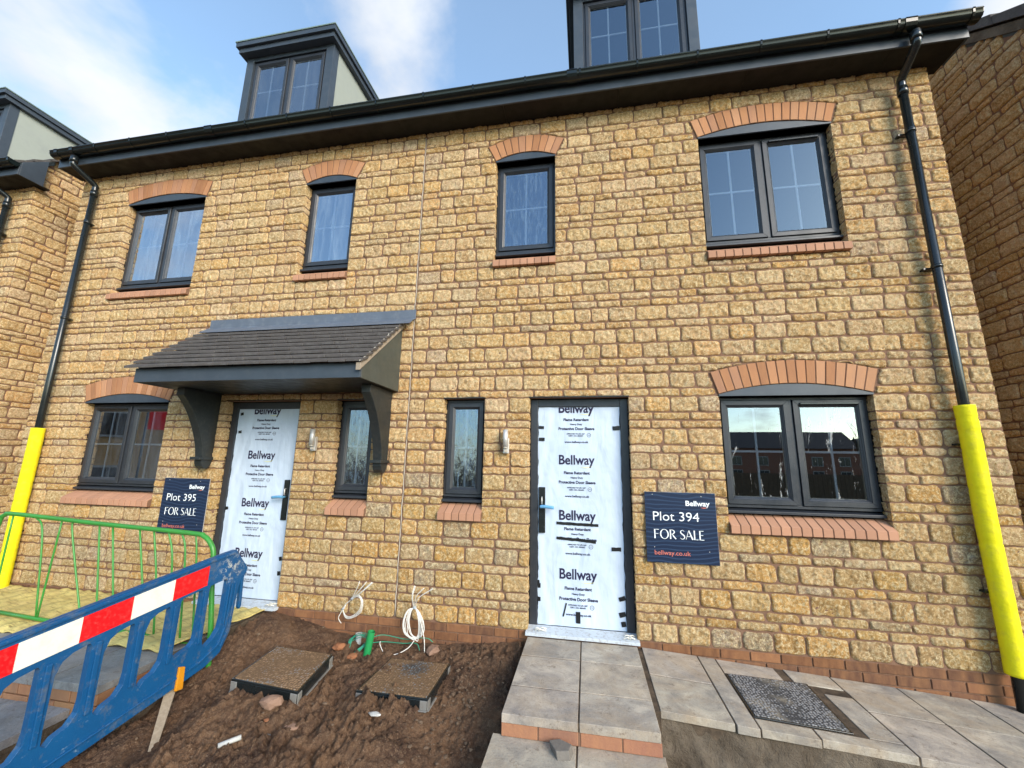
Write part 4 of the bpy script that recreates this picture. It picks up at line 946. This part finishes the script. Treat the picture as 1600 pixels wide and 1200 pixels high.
# ------------------------------------------------------------------ inspection covers
def cover(corn, zt, depth, label, mat='lid_muddy', tilt=(0, 0)):
    cx = sum(p[0] for p in corn) / 4; cy = sum(p[1] for p in corn) / 4; t = lambda x, y: zt + tilt[0] * (x - cx) + tilt[1] * (y - cy)
    e = empty('inspection_cover', (cx, cy, zt - depth), label, 'manhole cover', 'covers set in the bare soil' if depth > .05 else None)
    def inset(k): return [(cx + (x - cx) * k, cy + (y - cy) * k) for x, y in corn]
    f = MB(); a = inset(1.0); b = inset(.955)
    f.prism(a, lambda x, y: (x, y, t(x, y) - depth), lambda x, y: (x, y, t(x, y) - .012))
    for k in range(4):
        l = (k + 1) % 4; f.hexa([(p[0], p[1], t(*p) + d) for p, q in ((a[k], b[k]), (a[l], b[l])) for (p) in (p, q) for d in (-.0125, .0)])
    f.build('cover_frame', 'black_plastic', e, bevel=.003)
    # rows of ribs and pale corner lugs on the frame
    if depth > .05:
        g_ = MB()
        for (p, q) in ((a[0], a[1]), (a[1], a[2])):
            d = Vector((q[0] - p[0], q[1] - p[1])); n_ = Vector((d.y, -d.x)).normalized() * .006
            for s_, w_ in ((.0, .05), (.9, .05)):
                A = Vector(p) + d * s_; B = A + d.normalized() * w_; g_.hexa([(P.x + o.x, P.y + o.y, t(P.x, P.y) + dz) for P in (A, B) for o in (n_, -n_ * .2) for dz in (-depth, -.014)])
            A, B = Vector(p), Vector(q); g_.hexa([(P.x + o.x, P.y + o.y, t(P.x, P.y) + dz) for P in (A, B) for o in (n_ * 2.2, -n_ * .2) for dz in (-depth - .008, -depth)])
        g_.build('frame_lug', 'lug_grey', e, bevel=.002, seg=1)
    l = MB(); c_ = inset(.945); l.prism(c_, lambda x, y: (x, y, t(x, y) - .011), lambda x, y: (x, y, t(x, y) + .004)); l.build('cover_lid', mat, e, bevel=.002, seg=1)
    return e
cover([(-1.92, -1.08), (-1.375, -1.115), (-1.46, -.61), (-1.97, -.60)], -.070, .075, 'muddy raised cover in a black frame, the left one in the soil', tilt=(-.015, .02))
cover([(-1.085, -.885), (-.560, -.880), (-.570, -.383), (-1.075, -.393)], -.150, .070, 'muddy square cover sunk in the soil, nearer the right door')
cc = [(mh[0], mh[2]), (mh[0] + .545, mh[2] + .01), (mh[1], mh[3] + .045), (mh[0], mh[3])]
cv = cover(cc, pz(1.79, 0) + .003, .03, 'speckled cover set flush in the grey paving below the right window', 'lid_speckled', tilt=(-.0605, 0))

# ------------------------------------------------------------------ for sale boards
def strokes(mb, x, z, H, y):
    """FOR SALE in a flared capital face, drawn as thick and thin strokes; returns nothing"""
    def st(pts, w):  # polyline with widths
        n = len(pts); L = []; Rr = []
        for i, (a, b) in enumerate(pts):
            p = Vector(pts[max(0, i - 1)]); q = Vector(pts[min(n - 1, i + 1)]); d = (q - p).normalized(); nn = Vector((-d.y, d.x)) * w[i] / 2; L.append((a + nn.x, b + nn.y)); Rr.append((a - nn.x, b - nn.y))
        V = [(x + a * H, y, z + b * H) for a, b in L + Rr]; mb.add(V, [(i, i + 1, i + 1 + n, i + n) for i in range(n - 1)])
    T, t = .135, .05
    def stem(a): st([(a, 0), (a, .06), (a, .5), (a, .94), (a, 1)], [T * 1.25, T, T * .92, T, T * 1.25])
    def ring(cx, rx_, rz_):
        N = 36; O = [(cx + rx_ * math.cos(i * 2 * math.pi / N), .5 + rz_ * math.sin(i * 2 * math.pi / N)) for i in range(N)]; I = [(cx + (rx_ - T) * math.cos(i * 2 * math.pi / N), .5 + (rz_ - t) * math.sin(i * 2 * math.pi / N)) for i in range(N)]
        mb.add([(x + a * H, y, z + b * H) for a, b in O + I], [(i, (i + 1) % N, (i + 1) % N + N, i + N) for i in range(N)])
    c = 0.08
    stem(c); st([(c, .975), (c + .46, .975)], [t, t * 1.1]); st([(c, .52), (c + .38, .52)], [t, t]); c += .62
    ring(c + .42, .48, .53); c += 1.08
    stem(c); st([(c + .0, .975), (c + .22, .975), (c + .38, .90), (c + .43, .76), (c + .36, .60), (c + .20, .53), (c, .53)], [t, t, .09, T, .09, t, t]); st([(c + .2, .53), (c + .36, .25), (c + .58, 0)], [.06, T, .10]); c += 1.05
    S_ = [(.44, .86), (.36, .95), (.22, .98), (.08, .90), (.05, .76), (.12, .63), (.28, .52), (.42, .40), (.47, .25), (.40, .09), (.24, .02), (.10, .05), (0, .16)]
    st([(c + a, b) for a, b in S_], [.03, t, t, .08, .11, .12, T, .12, .11, .08, t, t, .03]); c += .60
    st([(c, 0), (c + .34, 1.0)], [.04, .05]); st([(c + .33, 1.0), (c + .72, 0)], [.10, T * 1.15]); st([(c + .13, .33), (c + .56, .33)], [t, t]); c += .92
    stem(c); st([(c, .025), (c + .40, .025)], [t, t * 1.2]); c += .58
    stem(c); st([(c, .975), (c + .40, .975)], [t, t]); st([(c, .52), (c + .34, .52)], [t, t]); st([(c, .025), (c + .43, .025)], [t, t * 1.2])
    return c + .43
def sale_board(x0, num, label):
    zt = 1.203; b = MB(); W_ = .574; H_ = .575; y = -.034
    b.box(x0, x0 + W_, y, y + .006, zt - H_, zt); b.mat = 0
    e = b.build('for_sale_sign', ['sign_navy'], None, bevel=.0008, seg=1); tag(e, label, 'sign', 'for sale boards on the wall')
    ed = MB(); ed.box(x0 + .0004, x0 + W_ + .0025, y + .0062, y + .009, zt - H_ - .0015, zt + .001); ed.build('board_backing', 'sign_edge', e)
    yy = y - .0012; LM = ['ink_white', 'ink_salmon']
    t = MB(); put_text(t, 'Bellway', x0 + .334, zt - .107, .193, yy, .041, .024); t.mat = 1; swoosh(t, x0 + .452, x0 + .515, zt - .118, .006, .006, yy); t.build('lettering', LM, e)
    t = MB(); put_text(t, 'Plot ' + num, x0 + .064, zt - .235, .372, yy, .074, -.004); t.build('lettering', LM, e)
    t = MB(); strokes(t, x0 + .066, zt - .382, .0745, yy); t.build('lettering', LM, e)
    t = MB(); t.mat = 1; put_text(t, 'bellway.co.uk', x0 + .064, zt - .512, .288, yy, .036, .002)
    t.build('lettering', LM, e)
    for u, v in ((.065, .02), (.462, .028), (.065, .452), (.50, .472)): sc = MB(); sc.tube([(x0 + u, y, zt - v), (x0 + u, y - .003, zt - v)], .0035, 8); sc.build('screw', 'steel', e)
sale_board(1.020, '394', 'navy square board reading Plot 394 FOR SALE beside the right door')
sale_board(-4.016, '395', 'navy square board reading Plot 395 FOR SALE beside the left window')

# ------------------------------------------------------------------ wall lamps
for X, lab in ((-.218, 'slim steel wall lamp between slim window and right door'), (-2.245, 'slim steel wall lamp between left door and slim window')):
    e = empty('wall_lamp', (X, 0, 1.63), lab, 'wall lamp', 'steel outdoor wall lamps')
    b = MB(); b.box(X - .024, X + .028, -.052, -.014, 1.515, 1.66); b.build('back_plate', 'steel', e, bevel=.004)
    b = MB(); b.tube([(X, -.075, 1.575), (X, -.075, 1.735)], .025, 18); b.build('lamp_tube', 'steel', e)
    b = MB(); b.tube([(X, -.075, 1.562), (X, -.075, 1.5745)], .021, 16); b.box(X - .012, X + .016, -.075, -.05, 1.53, 1.55); b.build('sensor', 'bead_pale', e)

# ------------------------------------------------------------------ yellow foam guards on the downpipes
def guard(x, z0, z1, lean, label):
    N = 110; P = []
    for i in range(N + 1):
        t = i / N; P.append((x + lean * t + .003 * math.sin(t * 9), -.088, z0 + (z1 - z0) * t))
    rg_ = random.Random(int(z1 * 100)); rad = [.0615 + .0006 * math.sin(i * .7) - (.0035 if rg_.random() < .08 else 0) for i in range(N + 1)]
    b = MB(); b.tube(P, rad, 20); o = b.build('foam_pipe_guard', 'yellow_foam'); tag(o, label, 'pipe guard', 'yellow foam guards round the downpipes'); return o
guard(3.462, .035, 1.935, -.004, 'bright yellow foam guard round the right downpipe'); guard(-5.885, -.08, 1.735, .0, 'bright yellow foam guard round the left downpipe')

# ------------------------------------------------------------------ blue road barrier
BK = .935; Ax, Ay, Dx, Dy = .5294 + BK * (-2.5812 - .5294), -3.827 + BK * (-.7682 + 3.827), -.0658, -.9978; Nx, Ny = Dy, -Dx    # normal towards the path / away from the camera side
def B3(s_, z, d=0.0): return (Ax + Dx * s_ * BK - Nx * d, Ay + Dy * s_ * BK - Ny * d, 1.4384 + (z - 1.4384) * BK)
SCUFF.default_value = B3(-.20, .49)
topz = lambda s_: .606 - .145 * s_; botz = lambda s_: -.246 - .190 * s_
outline = [(-.23, .635), (-.16, .628)] + [(q, topz(q)) for q in (.0, .3, .6, .9, 1.2, 1.5)] + [(1.70, .34), (1.74, .28), (1.76, -.30), (1.72, -.56)] + [(q, botz(q)) for q in (1.4, 1.0, .6, .3, .08)] + [(-.08, -.228), (-.20, -.170), (-.27, -.03), (-.300, .30), (-.325, .395), (-.365, .42), (-.372, .455), (-.35, .485)]
Hs = [[(-.175, .412), (-.035, .392), (-.026, .37), (-.022, .0), (-.032, -.058), (-.06, -.075), (-.125, -.03), (-.165, .03), (-.178, .12), (-.186, .39)],
      [(.034, .380), (.185, .358), (.196, .34), (.203, -.01), (.196, -.045), (.17, -.052), (.075, -.022), (.045, .005), (.036, .05), (.028, .36)]]
def hole(a, b, drop=.24):
    """a window between two upright ribs, wide rounded foot on the near side"""
    t = lambda q: topz(q) - drop; u = lambda q: botz(q) + .184
    return [(a + .012, t(a) - .002), (b - .075, t(b) + .002), (b - .03, t(b) - .03), (b - .006, t(b) - .10), (b, u(b) + .10), (b - .004, u(b) + .015), (b - .03, u(b) - .006), (a + .11, u(a) - .004), (a + .05, u(a) + .02), (a + .012, u(a) + .075), (a + .003, u(a) + .14), (a, t(a) - .02)]
for a, b in ((.270, .432), (.500, .668), (.737, .905), (.975, 1.145), (1.215, 1.385), (1.455, 1.62)): Hs.append(hole(a, b, .235))
bm = bmesh.new(); edges = []
for loop in [outline] + Hs:
    vs = [bm.verts.new(B3(*p, 0)) for p in loop]; edges += [bm.edges.new((vs[i], vs[(i + 1) % len(vs)])) for i in range(len(vs))]
bmesh.ops.triangle_fill(bm, use_beauty=True, use_dissolve=False, edges=edges)
def in_hole(p, H):
    c = False; n = len(H)
    for i in range(n):
        (x1, y1), (x2, y2) = H[i], H[(i + 1) % n]
        if (y1 > p[1]) != (y2 > p[1]) and p[0] < (x2 - x1) * (p[1] - y1) / (y2 - y1) + x1: c = not c
    return c
kill = []
for f in bm.faces:
    c = f.calc_center_median(); s_ = ((c.x - Ax) * Dx + (c.y - Ay) * Dy) / BK
    if any(in_hole((s_, 1.4384 + (c.z - 1.4384) / BK), H) for H in Hs): kill.append(f)
bmesh.ops.delete(bm, geom=kill, context='FACES_ONLY'); bmesh.ops.dissolve_limit(bm, angle_limit=.01, verts=bm.verts, edges=bm.edges)
r_ = bmesh.ops.extrude_face_region(bm, geom=bm.faces[:]); bmesh.ops.translate(bm, vec=Vector((-Nx * .042, -Ny * .042, 0)), verts=[v for v in r_['geom'] if isinstance(v, bmesh.types.BMVert)])
bmesh.ops.recalc_face_normals(bm, faces=bm.faces); me = bpy.data.meshes.new('barrier_panel'); bm.to_mesh(me); bm.free(); me.materials.append(M['scuffed_blue'])
bar = empty('plastic_barrier', B3(.1, -.26), 'scuffed blue plastic road barrier with red and white stripe', 'barrier')
bp = bpy.data.objects.new('barrier_panel', me); COL.objects.link(bp); bp.parent = bar; bp.matrix_parent_inverse = world_of(bar).inverted()
mdf = bp.modifiers.new('b', 'BEVEL'); mdf.width = .008; mdf.segments = 3; mdf.limit_method = 'ANGLE'; mdf.angle_limit = R(50)
# which face looks to the camera? the one with the larger x
side = 1 if B3(0, 0, .042)[0] > B3(0, 0, 0)[0] else -1
FD = .042 if side > 0 else 0.0
def FB(s_, z, o): return B3(s_, z, FD + side * o)
def fbox(mb, P, o0, o1): mb.prism(P, lambda a, b: FB(a, b, o0), lambda a, b: FB(a, b, o1))
rb = MB()  # raised ribs: along the top, down every upright and round the end
def rib(pts, w, h=.012):
    for (a, b), (c, d) in zip(pts[:-1], pts[1:]):
        v = Vector((c - a, d - b)); n_ = Vector((-v.y, v.x)).normalized() * w / 2; rb.prism([(a + n_.x, b + n_.y), (c + n_.x, d + n_.y), (c - n_.x, d - n_.y), (a - n_.x, b - n_.y)], lambda u, q: FB(u, q, -.004), lambda u, q: FB(u, q, h))
rib([(-.22, .618), (1.6, topz(1.6) - .016)], .022)
for a in (.006, .235, .468, .702, .94, 1.18): rib([(a, topz(a) - .245), (a, botz(a) + .22)], .030)
rib([(-.232, .36), (-.215, .02), (-.165, -.10), (-.03, -.17), (.06, -.19)], .018); rib([(-.262, .36), (-.247, .0), (-.19, -.125)], .012); rib([(-.205, .40), (-.19, .05)], .012)
rib([(.06, -.19), (1.6, botz(1.6) + .065)], .012); rb.build('moulded_rib', 'scuffed_blue', bar, bevel=.004)
hk = MB(); fbox(hk, [(-.372, .43), (-.335, .43), (-.325, .40), (-.333, .14), (-.343, .118), (-.355, .125), (-.362, .15), (-.352, .38)], -.035, -.005); hk.build('coupling_hook', 'scuffed_blue', bar, bevel=.004)
strip = [(-.02 + .0, .268), (.268, .540), (.540, .814), (.814, 1.098), (1.098, 1.372), (1.372, 1.62)]
strip[0] = (.003, .268)
for i, (a, b) in enumerate(strip):
    q = MB(); fbox(q, [(a + .001, topz(a) - .050), (b - .001, topz(b) - .050), (b - .001, topz(b) - .200), (a + .001, topz(a) - .200)], -.002, .003); q.build('reflective_panel', 'sign_red' if i % 2 == 0 else 'sign_white', bar)
q = MB(); fbox(q, [(.098, -.146), (.146, -.131), (.151, -.295), (.091, -.303)], -.001, .018); q.build('orange_tab', 'orange_plastic', bar, bevel=.006)
q = MB()
for (s0, s1, dz) in ((.265, .262, .06), (1.092, 1.088, .07)):  # tiny vertical print near two panel edges
    V, F = text_mesh('RA2 STUDIO', .055, .010 / .7); 
# prop
stk = empty('wooden_stake', (-2.08, -1.43, -.3), 'weathered wooden stake propping up the blue barrier from the soil', 'stake')
b = MB(); p0, p1 = Vector((-2.085, -1.44, -.33)), Vector((-2.56, -.90, -.13)); d = (p1 - p0).normalized(); a_ = d.cross(Vector((0, 0, 1))).normalized(); u_ = a_.cross(d).normalized()
def sec(p, w, h): return [p + a_ * w + u_ * h, p - a_ * w + u_ * h, p - a_ * w - u_ * h, p + a_ * w - u_ * h]
V = sec(p0, .020, .010) + sec(p0 + d * .25, .026, .012) + sec(p1, .036, .014); b.add(V, [(3, 2, 1, 0), (8, 9, 10, 11)] + [(i * 4 + k, i * 4 + (k + 1) % 4, (i + 1) * 4 + (k + 1) % 4, (i + 1) * 4 + k) for i in range(2) for k in range(4)]); b.build('stake_shaft', 'wood', stk, bevel=.002)

# ------------------------------------------------------------------ green crowd barrier
gb = empty('metal_barrier', (-3.7, -.75, 0), 'bent green tubular steel barrier standing on the yellow matting', 'barrier', None); gy_ = -.75
P3 = lambda L, y=gy_: [(a, y, b) for a, b in L]
t = MB(); t.tube(bez(P3([(-5.0, .03 - .12), (-4.985, .50), (-4.955, .80), (-4.905, .862), (-4.82, .876), (-4.3, .855), (-3.72, .828), (-2.80, .795), (-2.66, .775), (-2.585, .72), (-2.545, .64), (-2.515, .40), (-2.470, .10), (-2.430, -.27)]), 8), .0195, 14); t.build('outer_frame', 'green_paint', gb)
t = MB(); t.tube(P3([(-4.99, .045), (-4.23, .010), (-3.38, -.012), (-2.98, -.030), (-2.455, -.075)]), .016, 12); t.build('lower_rail', 'green_paint', gb)
for L in ([(-4.525, .86), (-4.408, .724), (-4.268, .02)], [(-4.208, .85), (-4.254, .0)], [(-4.078, .85), (-4.056, .721), (-3.76, 0)], [(-3.777, .83), (-3.60, 0)], [(-3.627, .82), (-3.42, 0)], [(-3.333, .81), (-3.09, -.02)], [(-3.181, .805), (-3.077, .43), (-3.003, -.02)],
          [(-3.03, .80), (-2.967, .663), (-2.927, .475), (-2.86, -.03)], [(-2.891, .795), (-2.822, .623), (-2.743, -.04)], [(-2.747, .79), (-2.704, .594), (-2.62, -.05)], [(-4.80, .87), (-4.80, .04)]):
    t = MB(); t.tube(bez(P3(L), 6), .0075, 8); t.build('upright', 'green_paint', gb)
t = MB(); t.tube([(-2.49, gy_, .02), (-2.44, gy_ - .0, .015)], .008, 8); t.tube([(-2.44, gy_, -.005), (-2.44, gy_, .035)], .009, 8); t.build('coupling_lug', 'green_paint', gb)

# ------------------------------------------------------------------ cables and ducts at the wall
def cab(pts, r=.0037, y=None, n=8): return bez([(p[0], p[1] if len(p) > 2 else y, p[-1]) for p in pts], n), r
c1 = MB()
for L in ([(-1.64, .163), (-1.56, .29), (-1.548, .335)], [(-1.64, .163), (-1.54, .26), (-1.477, .335)], [(-1.64, .155), (-1.53, .235), (-1.414, .330)], [(-1.645, .160), (-1.535, .232), (-1.424, .334)]): c1.tube(*cab([(a, -.09 - .05 * (b > .2), b) for a, b in L]), 6)
for k in range(3):
    e = .008 * k; c1.tube(*cab([(-1.64, -.09, .163), (-1.56, -.12, .195 + e), (-1.515 + e, -.14, .165), (-1.535 + e, -.13, .085 - e), (-1.62, -.11, .022 - e), (-1.69, -.09, .020 - e), (-1.723, -.08, .065), (-1.70, -.075, .11), (-1.64, -.08, .160)]), 6)
c1.tube(*cab([(-1.70, -.08, .10), (-1.74, -.085, .035), (-1.757, -.09, -.01), (-1.738, -.07, -.06)]), 6)
o1 = c1.build('cable_bundle', 'white_cable'); tag(o1, 'single white cable loop tied up on the wall, nearer the left door', 'cable', 'white cables hanging at the wall')
tt = MB(); tt.tube([(-1.645, -.09, .158), (-1.625, -.09, .172)], .012, 8); tt.tube([(-1.735, -.08, .060), (-1.715, -.08, .078)], .010, 8); tt.build('cable_tie', 'cable_tie', o1)
c2 = MB(); rc = random.Random(4)
for L in ([(-1.019, .135), (-1.012, .25), (-.992, .335)], [(-1.015, .135), (-.98, .25), (-.909, .325)], [(-1.01, .135), (-.955, .24), (-.827, .326)], [(-1.022, .135), (-1.018, .25), (-1.002, .338)]): c2.tube(*cab([(a, -.10 - .06 * (b > .2), b) for a, b in L]), 6)
for k in range(9):
    w0 = rc.uniform(.03, .095); w1 = rc.uniform(.02, .10); zb0 = rc.uniform(-.135, -.09); sk = rc.uniform(-.015, .03)
    c2.tube(*cab([(-1.012, -.10, .135), (-1.012 - w0 * .6, -.12, .120), (-1.012 - w0, -.125, .03), (-1.012 - w0 * .8 + sk, -.12, -.07), (-.99 + sk, -.115, zb0), (-.975 + w1 * .7, -.12, -.06), (-.975 + w1 * .75, -.13, .03), (-.99 + w1 * .35, -.12, .11), (-1.008, -.10, .138)]), 6)
c2.tube(*cab([(-1.0, -.1, .135), (-.93, -.14, .03), (-.885, -.16, -.08), (-.872, -.17, -.17), (-.868, -.17, -.24)]), 6); c2.tube(*cab([(-1.0, -.1, .13), (-.94, -.13, .05), (-.92, -.14, -.08)]), 6)
c2.tube(*cab([(-.99, -.12, -.12), (-1.03, -.16, -.17), (-1.10, -.24, -.19), (-1.19, -.26, -.185), (-1.26, -.22, -.14), (-1.27, -.2, -.12)]), 6)
o2 = c2.build('cable_bundle', 'white_cable'); tag(o2, 'thick coil of many white cables hanging below the vertical wall joint', 'cable', 'white cables hanging at the wall')
tt = MB(); tt.tube([(-1.012, -.10, .128), (-1.012, -.10, .150)], .017, 10); tt.build('cable_tie', 'cable_tie', o2)
g1 = MB()
for k in range(6):
    a, b = rc.uniform(-.02, .02), rc.uniform(-.02, .02)
    g1.tube(*cab([(-1.36 + a, -.22, -.10 + b), (-1.42 + a, -.25, -.06 + b), (-1.52 + a, -.24, -.10 + b), (-1.53 + b, -.27, -.16), (-1.56 + a, -.30, -.22 + b), (-1.48 + a, -.33, -.23), (-1.42 + b, -.30, -.17), (-1.36 + a, -.24, -.11)], .0030), 6)
g1.tube(*cab([(-1.36, -.20, -.10), (-1.28, -.12, -.10), (-1.10, -.075, -.135), (-.98, -.08, -.115), (-.88, -.09, -.105), (-.83, -.09, -.13)], .0034), 6); g1.tube(*cab([(-1.34, -.22, -.13), (-1.26, -.13, -.15), (-1.10, -.10, -.16), (-.98, -.10, -.15), (-.93, -.13, -.19)], .0034), 6)
o3 = g1.build('green_wire', 'green_cable'); tag(o3, 'tangled thin green wire trailing along the foot of the wall', 'wire')
d1 = MB(); d1.tube([(-1.345, -.30, -.27), (-1.335, -.30, -.185), (-1.308, -.30, -.008)], .031, 16, cap=False); d1.tube([(-1.308, -.30, -.010), (-1.335, -.30, -.185), (-1.345, -.3, -.27)], .027, 16, cap=False)
N = 16; o4 = d1.build('service_duct', 'green_duct'); tag(o4, 'short green plastic duct sticking up from the soil by the wall', 'pipe')
d1 = MB(); d1.tube([(-1.50, -.16, -.26), (-1.50, -.16, -.095)], .024, 14); d1.tube([(-1.50, -.16, -.096), (-1.50, -.16, -.090)], .030, 14); o4 = d1.build('service_duct', 'pvc_grey'); tag(o4, 'pale grey pipe stub behind the tangled green wire', 'pipe')
d1 = MB(); d1.tube([(-1.475, -.33, -.235), (-1.470, -.335, -.30)], [.014, .018], 10); d1.tube([(-1.47, -.335, -.296), (-1.462, -.34, -.325)], [.024, .026], 10); o4 = d1.build('pipe_fitting', 'pvc_grey'); tag(o4, 'small white pipe fitting lying just in front of the green wire', 'pipe fitting')

# ------------------------------------------------------------------ loose rubble
def rock(name, x, y, r, mat, label, cat, flat=.6, seed=1, z=None, g=None):
    b = MB(); lump(b, (x, y, (sz(x, y) if z is None else z) + r * flat * .45), r, random.Random(seed), flat, 2); o = b.build(name, mat); tag(o, label, cat, g); return o
rock('brick_fragment', -1.49, -1.21, .055, 'rubble_red', 'pinkish brick lump lying in front of the left muddy cover', 'rubble', .75, 5)
rock('brick_fragment', -1.46, -1.27, .026, 'rubble_orange', 'small orange brick chip just below the pinkish lump', 'rubble', .6, 8)
rock('flat_stone', -1.27, -1.29, .055, 'rubble_red', 'long flat tan stone right of the orange chip in the soil', 'rubble', .3, 6)
rock('flat_stone', -1.41, -1.31, .035, 'rubble_grey', 'dark grey stone chip between orange chip and flat tan stone', 'rubble', .4, 7)
rock('flat_stone', -1.08, -1.17, .045, 'rubble_grey', 'dark round stone in the soil in front of the two covers', 'rubble', .45, 12)
rock('flat_stone', -.85, -1.05, .035, 'pvc_grey', 'pale flat stone in front of the right muddy cover', 'rubble', .4, 14)
rock('brick_fragment', -.80, -.15, .075, 'rubble_red', 'reddish rubble lump against the wall under the white coil', 'rubble', .8, 15)
rock('brick_fragment', -1.60, -.30, .060, 'rubble_orange', 'orange broken brick left of the green wire tangle', 'rubble', .6, 16)
rock('brick_fragment', -1.43, -.36, .055, 'rubble_orange', 'brown brick piece in front of the green wire tangle', 'rubble', .5, 18)
b = MB(); b.prism([(.30, -1.19), (.36, -1.165), (.43, -1.20), (.415, -1.26), (.345, -1.275)], lambda x, y: (x, y, -.155), lambda x, y: (x - .01, y + .01, -.115)); tag(b.build('stone_chip', 'rubble_grey', None, bevel=.004), 'grey angular stone chip on the lower paving step', 'rubble')
pz0 = sz(-1.51, -1.50) + .014; b = MB(); b.tube([(-1.55, -1.53, pz0), (-1.47, -1.455, pz0 + .012)], .013, 12); tag(b.build('pipe_offcut', 'pvc_grey'), 'short pale plastic pipe offcut lying on the soil', 'pipe')

# ------------------------------------------------------------------ across the street (what the panes mirror)
def far_house(x, y, w, d, eave, ridge, wall, label, rot=0, name='far_house'):
    h = empty(name, (x, y, -1.3), label, 'house', None); Mx = Matrix.Translation((x, y, 0)) @ Matrix.Rotation(rot, 4, 'Z')
    b = MB(); b.box(-w / 2, w / 2, -d / 2, d / 2, -1.3, eave, Mx); b.build('wall', wall, h)
    b = MB(); b.prism([(-d / 2 - .4, eave), (d / 2 + .4, eave), (0, ridge)], lambda u, v: Mx @ Vector((-w / 2 - .3, u, v)), lambda u, v: Mx @ Vector((w / 2 + .3, u, v))); b.build('roof', 'far_roof', h)
    H = eave + 1.3; n = max(2, int(w / 3))
    for i in range(n):
        for zz in (-.3, H * .55 - 1.3):
            cxx = -w / 2 + (i + .5) * w / n; f = MB(); f.box(cxx - .65, cxx + .65, d / 2 - .01, d / 2 + .06, zz, zz + 1.25, Mx); fo = f.build('window', 'far_white', h); p = MB(); p.box(cxx - .55, cxx - .03, d / 2 + .05, d / 2 + .07, zz + .1, zz + 1.15, Mx); p.box(cxx + .03, cxx + .55, d / 2 + .05, d / 2 + .07, zz + .1, zz + 1.15, Mx); p.build('pane', 'far_glass', fo)
    return h
far_house(28, -62, 16, 9, 3.9, 6.4, 'far_brick', 'red brick house mirrored in the lower right window', .1)
far_house(50, -70, 15, 9, 3.8, 6.0, 'far_brick', 'red brick house furthest to the right across the street', -.1)
far_house(6, -66, 16, 9, 3.8, 6.2, 'far_brick', 'red brick house straight across the street')
fh = far_house(-24, -15.5, 12, 8, 5.2, 8.2, 'tan_brick', 'tan brick house mirrored in the lower left window', R(-52))
bn = MB(); Mx = Matrix.Translation((-16.9, -10.2, 0)) @ Matrix.Rotation(R(-52), 4, 'Z'); bn.box(-.6, .6, 0, .03, 2.5, 4.3, Mx); bn.mat = 1; bn.tube([Mx @ Vector((-.65, .015, -1.3)), Mx @ Vector((-.65, .015, 4.5))], .04, 8); tag(bn.build('site_banner', ['sign_red', 'fascia_grey']), 'red banner on a pole mirrored in the lower left window', 'banner')
fe = empty('board_fence', (20, -24, -1.3), 'brown close boarded fence across the street', 'fence'); b = MB(); rf = random.Random(8)
for i in range(240): x = -14 + i * .25; b.box(x, x + .235, -24, -23.97 + rf.uniform(0, .01), -1.3, 1.02 + rf.uniform(-.01, .01))
b.build('fence_board', 'fence_wood', fe)
def bare_tree(x, y, h, seed, label):
    r = random.Random(seed); e = empty('bare_tree', (x, y, -1.3), label, 'tree', 'bare winter trees across the street'); T_ = MB(); B_ = MB(); B_.n = 0
    def grow(p, d, l, rad, lev, mbx):
        P = [p]; q = p
        for i in range(4): d = (d + Vector((r.uniform(-.13, .13), r.uniform(-.13, .13), .05))).normalized(); q = q + d * l / 4; P.append(q)
        mbx.tube(P, [rad * (1 - .5 * i / 4) for i in range(5)], 5 if lev else 8)
        if lev < 4:
            for k in range(3 if lev else 5):
                t = r.uniform(.45, 1); i = min(3, int(t * 4)); s0 = P[i].lerp(P[i + 1], t * 4 - i if t < 1 else 1); a = r.uniform(0, 6.28); dd = (d * .8 + Vector((math.cos(a), math.sin(a), .25)) * .75).normalized(); grow(s0, dd, l * r.uniform(.5, .75), rad * .45, lev + 1, B_)
    grow(Vector((x, y, -1.3)), Vector((0, 0, 1)), h * .45, h * .02, 0, T_); T_.build('trunk', 'bark', e); B_.build('crown', 'bark', e)
bare_tree(21, -31, 7.0, 1, 'bare tree behind the board fence, nearest the house'); bare_tree(30, -44, 8.5, 2, 'tall bare tree in front of the brick houses'); bare_tree(10, -40, 7.5, 3, 'bare tree straight across the street')
